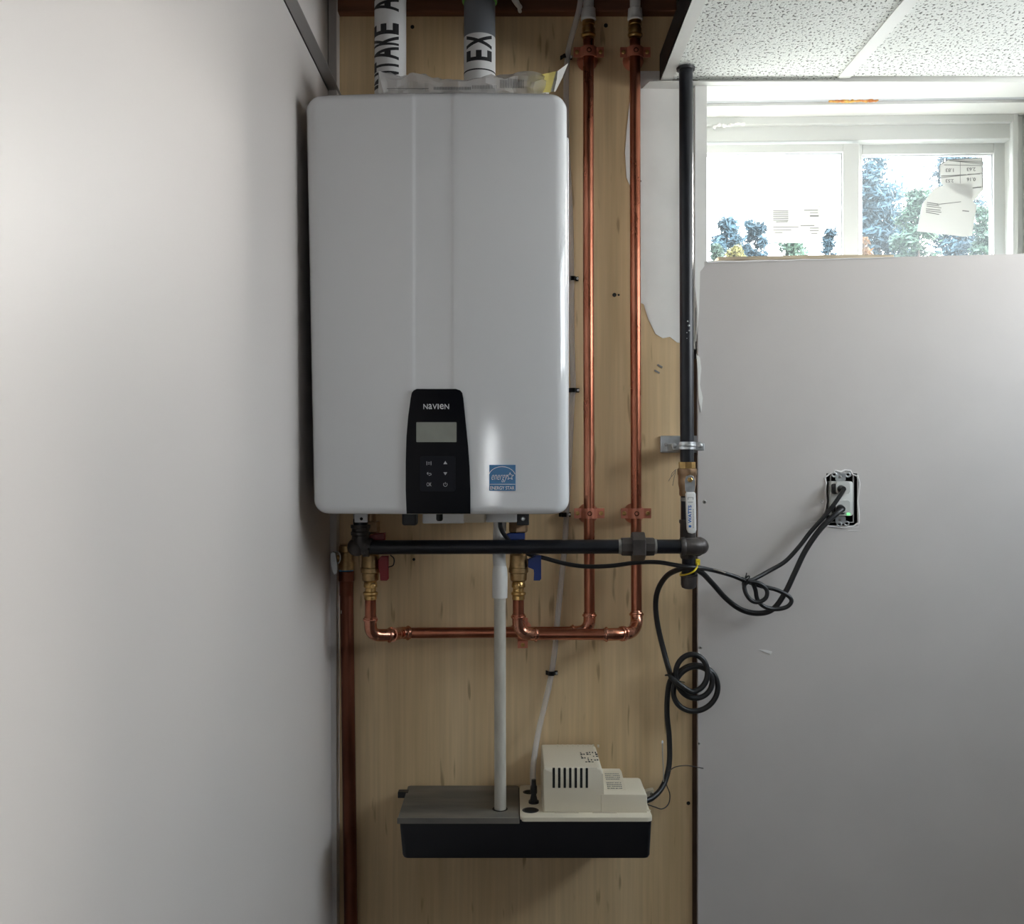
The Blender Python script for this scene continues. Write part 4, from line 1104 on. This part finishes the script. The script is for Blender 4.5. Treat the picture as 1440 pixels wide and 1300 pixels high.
hd = obj('lever', prism(B(), [(X(a, d), Z(b, d)) for a, b in ((963.5, 690), (963, 676), (965, 670), (970, 668), (975, 670), (977, 676), (977, 690), (974, 694), (974, 700), (966, 700), (966, 694))], d - .0015, d + .0012, .0004, 1), 'zinc', gv)
obj('lever_nut', lathe(B(), P(970, 675, d - .0015), (0, -1, 0), [(0, .0052), (.004, .0052), (.0045, .0042), (.0045, .0024), (.007, .0022)], 6), 'brass', hd)
d2 = d - .004
gr = obj('grip', prism(B(), [(X(a, d2), Z(b, d2)) for a, b in ((964.2, 695), (965.5, 692.5), (976.5, 692.5), (978, 695), (979, 745), (977.5, 749.5), (973, 751), (968, 749.5), (966, 745))], d2 - .004, d2 + .005, .002, 3), 'white_handle', gv, True, 40)
bm = B(); td = d2 - .0040
tx = lambda p: X(p, td); tz = lambda q: Z(q, td)
text_fit(bm, 'WATTS', tx(967.6), tx(972.4), tz(736), tz(711), td, 90, .03, thick=.0004)
box(bm, tx(968.5), tx(972), td - .0004, td, tz(742), tz(739))
obj('lettering', bm, 'blue_print', gr)
bm = B()
for (x0, y0, x1, y1) in ((967.3, 700, 967.9, 703), (967.3, 699.6, 975, 700.2), (974.4, 700, 975, 703), (967.6, 706, 974.5, 706.7)):
    box(bm, tx(x0), tx(x1), td - .0004, td, tz(y1), tz(y0))
for i in range(12):
    box(bm, tx(974.4), tx(975.4), td - .0004, td, tz(743 - i * 2.3), tz(741.6 - i * 2.3))
obj('small_print', bm, 'grey_print', gr)

# ---- standoff strap of the gas riser
sp = thing('standoff_strap', 'galvanised strap and base plate holding the black riser', 'pipe clamp', P(950, 636, PLY))
pl = obj('base_plate', box(B(), X(929, PLY - .01), X(984, PLY - .01), PLY - .006, PLY - .0005, Z(637, PLY), Z(613, PLY), .002), 'zinc', sp)
obj('plate_hole', lathe(B(), P(936.5, 625.5, PLY - .0066), (0, 1, 0), [(0, .0028), (.0012, .0050), (.004, .0052)], 16), 'grey_trim', pl, True, 40)
obj('standoff', box(B(), X(945, DG + .03), X(987, DG + .03), DG + .004, PLY - .005, Z(634, DG + .03), Z(624, DG + .03), .001), 'zinc', sp)
cs = P(966, 627, DG); bm = B(); a = []
prof = [(-.0285, 0)] + [(-(RG + .0015) * math.cos(R(q)), -(RG + .0015) * math.sin(R(q))) for q in range(0, 181, 15)] + [(.0275, 0)]
bm.free(); bm = bent_strip(prof, .002, cs.x, cs.y, cs.z - .0072, cs.z + .0072)
bd = obj('band', bm, 'zinc', sp, True, 30)
obj('band_rib', tube(B(), [(cs.x + x * 1.05, cs.y + y * 1.05 - .0012, cs.z) for x, y in prof[1:-1]], .0022, 8), 'zinc', bd, True)
for s, px in ((-1, 948.5), (1, 984.5)):
    obj('bolt', lathe(B(), P(px, 627, DG - .003), (0, 1, 0), [(0, .0025), (.001, .0052), (.004, .0056), (.018, .003)], 12), 'zinc', sp, True, 40)

# ================================================================== condensate drain, pump, tubing
ZP = EYE - .657                       # top of the pump tank
DP = 1.877; xp = X(703, DP)
dr = thing('drain_pipe', 'white plastic drain pipe dropping from heater into pump lid', 'pipe', (xp, DP, ZP - .03))
obj('lower_pipe', tube(B(), [P(703.5, 1152, DP), P(703, 838, DP)], px2m(16.5, DP) / 2, 22), 'pvc_dusty', dr, True, 60)
obj('socket', lathe(B(), P(703, 841, DP), (0, 0, 1), [(0, px2m(8, DP)), (0, px2m(10.6, DP)), (32 * DP / F, px2m(10.8, DP)), (40 * DP / F, px2m(10.2, DP)), (45 * DP / F, px2m(9, DP))], 24), 'pvc', dr, True, 40)
obj('sweep', tube(B(), catmull([P(703, 806, DP), P(703, 798, DP + .004), P(702, 785, DP + .014), P(702, 768, DP + .018), P(703, 735, DP + .018), P(703, 722, DP + .018)], 5), px2m(9.2, DP), 20), 'pvc', dr, True, 60)

pump = thing('condensate_pump', 'long black condensate pump with cream motor cover on the plywood', 'pump', (X(740, 1.9), 1.92, EYE - .732))
DF = 1.829; DBk = 2.012
zb = Z(1210.5, DF)
def taper_tank():
    bm = B(); t = bmesh.new()
    x0t, x1t = X(561, DF), X(917, DF); x0b, x1b = X(565, DF), X(915, DF)
    top = rrect(x0t, x1t, DF, DBk, .008); bot = rrect(x0b, x1b, DF + .004, DBk, .010)
    n = len(top)
    lv = [(bot, zb + .006, -.0), (bot, zb, .006)]
    rings = []
    def ring(pts, z, ins):
        cx = sum(p[0] for p in pts) / n; cy = sum(p[1] for p in pts) / n
        return [t.verts.new((x + (ins if x < cx else -ins), y + (ins if y < cy else -ins), z)) for x, y in pts]
    rings = [ring(bot, zb, .007), ring(bot, zb + .002, .002), ring(bot, zb + .007, 0), ring(top, ZP - .001, 0)]
    for i in range(3):
        for k in range(n): t.faces.new((rings[i][k], rings[i][(k + 1) % n], rings[i + 1][(k + 1) % n], rings[i + 1][k]))
    t.faces.new(rings[0][::-1]); t.faces.new(rings[-1])
    merge(bm, t); return bm
obj('tank', taper_tank(), 'tank', pump, True, 40)
def slab(pts, z0, z1, bev=.0015):
    """outline in plan (x,y) raised from z0 to z1 with rounded upper rim"""
    bm = B(); t = bmesh.new(); n = len(pts)
    a = [t.verts.new((x, y, z0)) for x, y in pts]; b = [t.verts.new((x, y, z1)) for x, y in pts]
    t.faces.new(a[::-1]); f = t.faces.new(b)
    for i in range(n): t.faces.new((a[i], a[(i + 1) % n], b[(i + 1) % n], b[i]))
    if bev: bmesh.ops.bevel(t, geom=list(f.edges), offset=bev, segments=3, affect='EDGES', profile=.5)
    merge(bm, t); return bm
lid = obj('reservoir_lid', slab(rrect(X(559.5, DF), X(730, DF), DF - .003, DBk, .004), ZP - .006, ZP + .0025, .0012), 'lid', pump, True, 40)
obj('lid_rim', slab(rrect(X(559.5, DF) - .001, X(730, DF) + .0005, DF - .004, DF + .001, .002), ZP - .0065, ZP + .0035, .001), 'lid', lid, True, 40)
obj('pipe_hole', lathe(B(), (xp, DP, ZP + .0022), (0, 0, 1), [(0, .0145), (.0008, .0145)], 24), 'dark', lid)
obj('side_lug', box(B(), X(559.5, 1.97), X(574, 1.97), 1.968, 1.985, ZP - .008, ZP + .004, .001), 'black', lid)
xb0, xb1 = X(731.5, DF), X(917.5, DF)
base = obj('cover_base', slab(rrect(xb0, xb1, DF - .003, DBk, .010), ZP - .003, ZP + .0045, .002), 'cream', pump, True, 40)
ZBt = ZP + .0045
DFc = 1.852
# tall motor housing: front profile extruded back, upper right corner rounded
zt_ = Z(1080, DFc); zl = Z(1117.5, DFc)
def housing():
    xL, xR_ = X(763, DFc), X(849, DFc)
    pts = [(xL, ZBt - .001), (xR_ + .002, ZBt - .001), (xR_ + .0005, zl), (xR_ - .001, zt_ - .012)]
    for i in range(7):
        a = R(90 * i / 6); pts.append((xR_ - .001 - .012 + .012 * math.cos(a), zt_ - .012 + .012 * math.sin(a)))
    for i in range(5):
        a = R(90 + 90 * i / 4); pts.append((xL + .004 + .003 * math.cos(a) + .001, zt_ - .003 + .003 * math.sin(a)))
    return prism(B(), pts, DFc, 2.003, .004, 3)
hs = obj('motor_cover', housing(), 'cream', pump, True, 40)
for k in range(7):
    xx = 777 + k * 7.75
    obj('vent_slot', prism(B(), rrect(X(xx, DFc), X(xx + 3.4, DFc), Z(1108.5, DFc), Z(1080.5, DFc), .0006, 2), DFc - .0004, DFc + .004), 'dark', hs)
for k in range(9):
    xx = 783 + k * 7.2
    obj('top_notch', box(B(), X(xx, 1.99), X(xx + 2.4, 1.99), 1.994, 2.0025, zt_ - .003, zt_ + .0006), 'cream', hs)
# lower terminal housing with sloped saddle
bm = B(); prism(bm, [(X(845, DFc), ZBt - .001), (X(910, DFc), ZBt - .001), (X(910, DFc), zl - .003), (X(908.5, DFc), zl - .001), (X(906, DFc), zl), (X(845, DFc), zl)], DFc - .001, 1.948, .002, 3)
tc_ = obj('terminal_cover', bm, 'cream', pump, True, 40)
bm = B(); x0, x1 = X(848, 1.90), X(877.5, 1.90)
v = [bm.verts.new(p) for p in ((x0, 1.868, zl - .001), (x1 + .001, 1.868, zl - .001), (x1, 1.945, zl + .014), (x0, 1.945, zl + .014), (x0, 1.968, zl - .001), (x1, 1.968, zl - .001), (x0, 1.962, zl + .014), (x1 - .002, 1.962, zl + .014))]
for f in ((0, 1, 2, 3), (3, 2, 7, 6), (6, 7, 5, 4), (0, 3, 6, 4), (1, 5, 7, 2), (0, 4, 5, 1)): bm.faces.new([v[i] for i in f])
obj('saddle', bm, 'cream', tc_)
# warning text on the saddle and rating print on the cover top
bm = B()
for r_ in range(9):
    k = .14 + r_ * .088; yy = 1.868 + .077 * k; zz = zl - .001 + .015 * k
    if r_ == 4: continue
    for c in range(9):
        xa_ = X(853 + c * 2.35, 1.90); wv = .0021 if random.random() < .8 else .001
        box(bm, xa_, xa_ + wv, yy, yy + .0034, zz + .0006, zz + .0010)
obj('warning_print', bm, 'grey_print', tc_)
bm = B()
for r_ in range(6):
    for c in range(6):
        if random.random() < .25: continue
        yy = 1.885 + r_ * .012; xx = X(816 + c * 4.2, 1.94)
        box(bm, xx, xx + random.choice((.0025, .0042)), yy, yy + random.choice((.004, .007)), zt_ - .0002, zt_ + .0004)
obj('rating_print', bm, 'black_print', hs)
for a, b in ((780, 814), (833, 867)):
    obj('base_slot', box(B(), X(a, DFc), X(b, DFc), DFc - .0035, DFc - .002 + .004, ZBt - .0008, ZBt + .0012), 'beige', base)
for (px, py, r) in ((746, 1140, .0155), (744.5, 1114.5, .0130)):
    dd = (EYE - ZBt) * F / (py - 650)
    hh = obj('float_port', lathe(B(), (X(px, dd), dd, ZBt - .001), (0, 0, 1), [(0, r), (.0014, r), (.0018, r * .93)], 26), 'black', base, True, 40)
    obj('port_well', lathe(B(), (X(px, dd), dd, ZBt + .0006), (0, 0, 1), [(0, r * .78), (.0005, r * .76)], 22), 'dark', hh)
dd = 1.905
cv = obj('outlet_fitting', lathe(B(), (X(750.5, dd), dd, ZBt), (0, 0, 1), [(0, .010), (.004, .010), (.006, .0072), (.016, .0050), (.020, .0068), (.032, .0064), (.034, .0048), (.045, .0042)], 16), 'black', pump, True, 40)
obj('mount_ear', prism(B(), [(X(a, 1.99), Z(b, 1.99)) for a, b in ((905, 1113), (919, 1110), (919, 1116), (908, 1126), (905, 1126))][::-1], 1.985, 2.0, .001), 'cream', pump)
obj('ear_screw', lathe(B(), P(916, 1117, 1.986), (0, 1, 0), [(-.001, .003), (0, .005), (.003, .005)], 10), 'black', pump)
obj('corner_screw', lathe(B(), (X(912, 1.86), 1.864, ZBt - .0005), (0, 0, 1), [(0, .005), (.001, .0045)], 12), 'beige', base)

# clear discharge tube behind the heater up to the joists
tp = [(X(750.5, dd), dd, ZBt + .022), P(749.5, 1085, 1.925), P(752, 1060, 1.955), P(757, 1030, 1.985), P(764, 1000, 2.002), P(772, 965, 2.008), P(775.5, 947, 2.010), P(780, 915, 2.010), P(784, 870, 2.010), P(788, 830, 2.010), P(792, 790, 2.010), P(795, 755, 2.010), P(796.5, 724, 2.010), P(801, 640, 2.010), P(804.5, 560, 2.010), P(806, 548, 2.010), P(804, 470, 2.010), P(803.5, 392, 2.010), P(802, 300, 2.010), P(797, 200, 2.010), P(796, 120, 2.010), P(798, 80, 2.008), P(803, 55, 1.990), P(810, 30, 1.975), P(815, 10, 1.965), P(819, -20, 1.965)]
o = obj('vinyl_tube', tube(B(), catmull(tp, 5), .0058, 12), 'tube', None, True, 60); tag(o, 'clear vinyl hose climbing from pump up behind the heater', 'hose')
for (px, py, lb) in ((775.5, 947, 'black clip on clear hose below the copper elbows'), (794, 724, 'black clip at the lower right corner of heater'), (806, 549, 'black hose clip beside middle of heater right edge'), (805, 392, 'black hose clip beside upper heater right edge'), (796, 80, 'black hose clip above the plastic bag')):
    t = thing('hose_clip', lb, 'clip', P(px, py, PLY), 'hose clips on the plywood')
    c = P(px, py, 2.010); bm = B(); prof = [(-.0115, PLY - .0005 - c.y), (-.0115, PLY - .004 - c.y)] + [(-.0068 * math.cos(R(a)), -.0068 * math.sin(R(a))) for a in range(0, 181, 20)] + [(.0068, .003), (.0125, .003), (.0125, PLY - .0005 - c.y)]
    aa = []
    for s in (-1, 1): aa.append([bm.verts.new((c.x + x, c.y + y, c.z + s * .0045)) for x, y in prof])
    for i in range(len(prof) - 1): bm.faces.new((aa[0][i], aa[0][i + 1], aa[1][i + 1], aa[1][i]))
    bmesh.ops.solidify(bm, geom=bm.faces[:], thickness=.0022)
    obj('band', bm, 'black', t)
    obj('nail', lathe(B(), (c.x + .0100, c.y - .0035, c.z), (0, 1, 0), [(0, .0015), (.0006, .0024), (.008, .0024)], 10), 'zinc', t, True, 40)
# white scrap of caulk on the joist
o = obj('caulk_string', jitter(tube(B(), catmull([P(722, -6, 1.97), P(725, 2, 1.965), P(730, 9, 1.975), P(731, 16, 1.99)], 5), [.006] * 8 + [.0055] * 4 + [.0035] * 4, 9), .0015, 120), 'plaster', None, True); tag(o, 'white dried caulk strand hanging from the brown joist', 'caulk')

# ================================================================== cords
def cord(name, label, pts, r, m='rubber', n=8):
    t = thing(name, label, 'cord', pts[0])
    obj('cable', tube(B(), catmull(pts, n), r, 12), m, t, True, 60)
    return t
def coil(cx, cy, rx, ry, d, a0, a1, n=10, tilt=0, dd=0):
    out = []
    for i in range(n + 1):
        a = R(a0 + (a1 - a0) * i / n); x = rx * math.cos(a); y = ry * math.sin(a)
        ct, s_ = math.cos(R(tilt)), math.sin(R(tilt))
        out.append(P(cx + x * ct - y * s_, cy - (x * s_ + y * ct), d + dd * i / n))
    return out
# pump cord: pump > coil > drip leg > outlet
pp = [P(908, 1127, 1.930), P(918, 1122, 1.940), P(929, 1111, 1.955), P(937, 1094, 1.97), P(941.5, 1070, 1.98), P(941, 1035, 1.985), P(938, 1005, 1.985), P(939, 975, 1.982), P(944, 955, 1.975)]
keys = [(981, 961, 31, 28), (977, 974, 30, 30), (973, 948, 23, 27), (973, 946, 21, 26)]
for i in range(2, 3 * 14 - 2):
    t = i / 14; k0 = min(int(t), 2); f = t - k0; A, Bk = keys[k0], keys[k0 + 1]
    cx, cy, rx, ry = [A[q] + (Bk[q] - A[q]) * f for q in range(4)]
    an = R(185 - 360 * t)
    pp.append(P(cx + rx * math.cos(an), cy - ry * math.sin(an), 1.974 - .026 * t / 3))
pp += [P(946, 955, 1.955), P(941, 943, 1.975), P(934, 918, 1.985), P(925, 880, 1.985), P(922, 850, 1.98), P(926, 828, 1.97), P(938, 810, 1.945), P(955, 801, 1.912), P(970, 799, 1.905), P(986, 805, 1.915), P(1002, 821, 1.94), P(1022, 843, 1.955), P(1043, 858, 1.96), P(1066, 863, 1.96), P(1087, 857, 1.955), P(1104, 834, 1.95), P(1118, 805, 1.95), P(1133, 774, 1.95), P(1154, 744, 1.95), P(1176, 723, 1.955), P(1184, 717, 1.962)]
pc = cord('pump_power_cord', 'thick black cord coiled above the pump and plugged in lowest', pp, .0054)
q = P(1184, 716, 1.962)
obj('plug', prism(B(), rrect(q.x - .013, q.x + .011, q.z - .011, q.z + .012, .004), 1.972, 1.990, .003), 'rubber', pc, True, 40)
obj('strain_relief', lathe(B(), q + Vector((0, -.004, 0)), (0, 1, 0), [(0, .0058), (.008, .0075), (.014, .0085)], 14), 'rubber', pc, True, 40)
obj('coil_tie', tube(B(), [P(943, 950, 1.965) + Vector((.010 * math.cos(R(a)), .012 * math.sin(R(a)), .002 * math.sin(R(a * 2)))) for a in range(0, 360, 24)], .0016, 7, closed=True), 'black', pc, True)
for a in ([P(941, 948, 1.955), P(938, 941, 1.95)], [P(948, 944, 1.952), P(955, 941, 1.948)], [P(948, 956, 1.95), P(963, 960, 1.94)]):
    obj('tie_tail', tube(B(), a, .0008, 6), 'black', pc)

# heater cord: heater > behind gas pipe > bundle > outlet
hp = [P(703, 733, 1.86), P(704, 742, 1.855), P(709, 752, 1.87), P(722, 766, 1.90), P(742, 779, 1.905), P(765, 785, 1.905), P(795, 793, 1.905), P(825, 797, 1.91), P(860, 796, 1.91), P(895, 791.5, 1.91), P(925, 791, 1.91), P(950, 795, 1.90), P(966, 797.5, 1.896), P(984, 799, 1.905), P(1005, 803, 1.93), P(1030, 810, 1.945), P(1050, 818, 1.948)]
hp += [P(1072, 825, 1.945), P(1092, 830, 1.945), P(1108, 838, 1.945), P(1113, 846, 1.945), P(1106, 854, 1.945), P(1090, 857, 1.945), P(1074, 853, 1.942), P(1065, 843, 1.94), P(1062, 829, 1.938), P(1056, 818, 1.936)]
hp += [P(1047, 823, 1.934), P(1049, 835, 1.932), P(1057, 845, 1.932), P(1067, 847, 1.932), P(1077, 841, 1.932), P(1078, 830, 1.932), P(1068, 821, 1.93), P(1052, 817, 1.93)]
hp += [P(1060, 815, 1.932), P(1082, 803, 1.945), P(1104, 790, 1.95), P(1123, 770, 1.952), P(1140, 748, 1.955), P(1158, 728, 1.952), P(1174, 708, 1.952), P(1186, 690, 1.955)]
hc = cord('heater_power_cord', 'thinner black cord with looped bundle, plugged in uppermost', hp, .0042)
q = P(1186, 688, 1.957)
obj('plug', prism(B(), rrect(q.x - .015, q.x + .010, q.z - .010, q.z + .010, .004), 1.972, 1.990, .003), 'rubber', hc, True, 40)
obj('strain_relief', lathe(B(), q + Vector((0, -.002, 0)), (0, 1, 0), [(0, .0050), (.008, .0065), (.016, .0075)], 14), 'rubber', hc, True, 40)
obj('bundle_tie', tube(B(), [P(1049, 817, 1.94) + Vector((.006 * math.cos(R(a)), .014 * math.sin(R(a)), .009 * math.cos(R(a)))) for a in range(0, 360, 24)], .0016, 7, closed=True), 'black', hc, True)
for a in ([P(1048, 814, 1.93), P(1050, 806, 1.925)], [P(1050, 815, 1.93), P(1043, 812, 1.925)]):
    obj('tie_tail', tube(B(), a, .0009, 6), 'black', hc)
# yellow cable tie round the drip leg
yt = thing('cable_tie', 'yellow cable tie binding cords to the black drip leg', 'cable tie', P(968, 800, DG))
ring_ = []
for a in range(0, 360, 15):
    x = math.cos(R(a)); y = math.sin(R(a))
    rr = .0150 + (.033 if y < 0 else 0) * abs(y)
    ring_.append(P(968.5, 799, DG) + Vector((x * .0165, y * rr, x * .0115 - .002)))
bm = tube(B(), ring_, .0018, 8, closed=True)
obj('strap', bm, 'yellow', yt, True)
obj('head', box(B(), X(977.5, DG), X(984, DG), DG - .006, DG + .003, Z(795, DG), Z(786.5, DG), .001), 'yellow', yt)
# alarm wires of the pump
tw = cord('alarm_wire', 'thin dark wire curling from pump end to the wall', [P(908, 1131, 1.935), P(920, 1135, 1.94), P(931, 1138, 1.955), P(940, 1131, 1.965), P(942, 1118, 1.968), P(938, 1106, 1.965), P(935, 1097, 1.96)], .0011, 'wire')
tw = cord('alarm_wire', 'thin wire tail poking up beside the thick cord', [P(933, 1100, 1.948), P(933, 1085, 1.95), P(932, 1065, 1.96), P(931.5, 1045, 1.975)], .0013, 'wire_grey')
obj('stripped_tip', lathe(B(), P(931.5, 1046, 1.975), (0, 0, 1), [(0, .0018), (.004, .0018), (.006, .0008)], 8), 'white_print', tw)
cord('alarm_wire', 'thin dark wire reaching right across the drywall edge', [P(940, 1085, 1.970), P(950, 1079, 1.975), P(965, 1077, 1.982), P(978, 1079, 1.990), P(989, 1081, 1.996)], .0010, 'wire')
cord('twist_tie', 'pale twist-tie tail beside the yellow cable tie', [P(1003, 801, 1.925), P(1012, 803, 1.925), P(1020, 806, 1.93)], .0012, 'wire_grey')
tw = thing('wire_scrap', 'wispy wire strands beside the brass gas valve', 'wire', P(946, 690, PLY))
for a in ([P(951, 660, 1.985), P(948, 666, 1.99), P(943, 672, 2.0), P(940, 677, 2.012)], [P(951, 663, 1.985), P(948, 672, 1.995), P(946, 683, 2.012)], [P(950, 661, 1.98), P(945, 666, 2.0), P(944, 670, 2.012)]):
    obj('strand', tube(B(), catmull(a, 4), .0006, 6), 'wire_grey', tw)

# ================================================================== outlet
ou = thing('wall_outlet', 'white outlet without cover plate in a rough wall cut-out', 'outlet', P(1182, 740, DW))
def oX(p, d=DW): return X(p, d)
bm = B(); d0, d1 = DW + .002, DW + .055
box(bm, HX0 - .002, HX0, d0, d1, HZ0 - .002, HZ1 + .002); box(bm, HX1, HX1 + .002, d0, d1, HZ0 - .002, HZ1 + .002)
box(bm, HX0, HX1, d0, d1, HZ0 - .002, HZ0); box(bm, HX0, HX1, d0, d1, HZ1, HZ1 + .002); box(bm, HX0 - .002, HX1 + .002, d1, d1 + .002, HZ0 - .002, HZ1 + .002)
obj('box', hshear(bm), 'dark', ou)
bm = B(); t_ = .0016
rect_frame(bm, X(1166, DW), X(1198.5, DW), Z(735, DW), Z(668.5, DW), DW + .001, DW + .006, t_, t_, t_, t_, 0)
obj('box_rim', hshear(bm), 'grey_trim', ou)
bm = B(); prism(bm, rrect(X(1164, DW), X(1194.5, DW), Z(725, DW), Z(677, DW), .004), DW - .010, DW + .02, .002)
fc = obj('receptacle', hshear(bm), 'outlet', ou, True, 40)
for py in (686, 712):
    bm = B(); prism(bm, rrect(X(1170.5, DW - .01), X(1190, DW - .01), Z(py + 8.5, DW - .01), Z(py - 8.5, DW - .01), .004), DW - .0225, DW - .010, .0008, 1)
    obj('socket_face', hshear(bm), 'outlet', fc)
bm = B(); prism(bm, rrect(X(1186, DW), X(1190, DW), Z(724, DW), Z(721, DW), .001, 2), DW - .0118, DW - .009)
obj('indicator_light', hshear(bm), 'led', fc)
for (y0, y1) in ((665.5, 676.5), (726, 736)):
    bm = B(); prism(bm, rrect(X(1172, DW), X(1186, DW), Z(y1, DW), Z(y0, DW), .003), DW - .004, DW - .001)
    ys2 = obj('yoke_strap', hshear(bm), 'zinc', ou)
    bm = B(); lathe(bm, P(1179, (y0 + y1) / 2, DW - .0045), (0, 1, 0), [(0, .0022), (.001, .0034), (.004, .0034)], 12)
    obj('screw', hshear(bm), 'screw', ys2)
for (px, py) in ((1171, 668), (1190, 668), (1188, 736), (1178, 737)):
    bm = B(); tube(bm, [P(px, py, DW - .003) + Vector((.0045 * math.cos(R(a)), 0, .0040 * math.sin(R(a)))) for a in range(0, 360, 30)], .0015, 7, closed=True)
    obj('plaster_ear', hshear(bm), 'zinc', ou, True)
# torn paper rim of the cut-out
bm = B(); rim = [(1158, 738), (1157, 720), (1160, 706), (1158.5, 690), (1160, 680), (1158, 672), (1164, 667), (1170, 665), (1172, 662), (1180, 664), (1186, 661.5), (1193, 662), (1196, 667), (1203, 670), (1205.5, 680), (1203.5, 705), (1205, 722), (1204.5, 735), (1197, 740), (1186, 742), (1174, 741), (1163, 740)]
tube(bm, [P(a, b, DW - .0006) for a, b in rim], .0017, 6, closed=True); jitter(bm, .0012, 260)
obj('torn_rim', hshear(bm), 'plaster', ou)
for (x0, y0, x1, y1) in ((1137, 734, 1153, 733), (1130, 745, 1150, 742), (1190, 746.5, 1208, 746.8), (1182, 744, 1205, 741)):
    obj('knife_score', hshear(tube(B(), [P(x0, y0, DW - .0002), P(x1, y1, DW - .0002)], .0006, 5)), 'plaster', ou)
bm = B(); tube(bm, [P(1154, 705, DW - .002) + Vector((.003 * math.cos(R(a)), 0, .0028 * math.sin(R(a)))) for a in range(0, 360, 40)], .0010, 6, closed=True)
obj('side_screw', hshear(bm), 'plaster', ou, True)
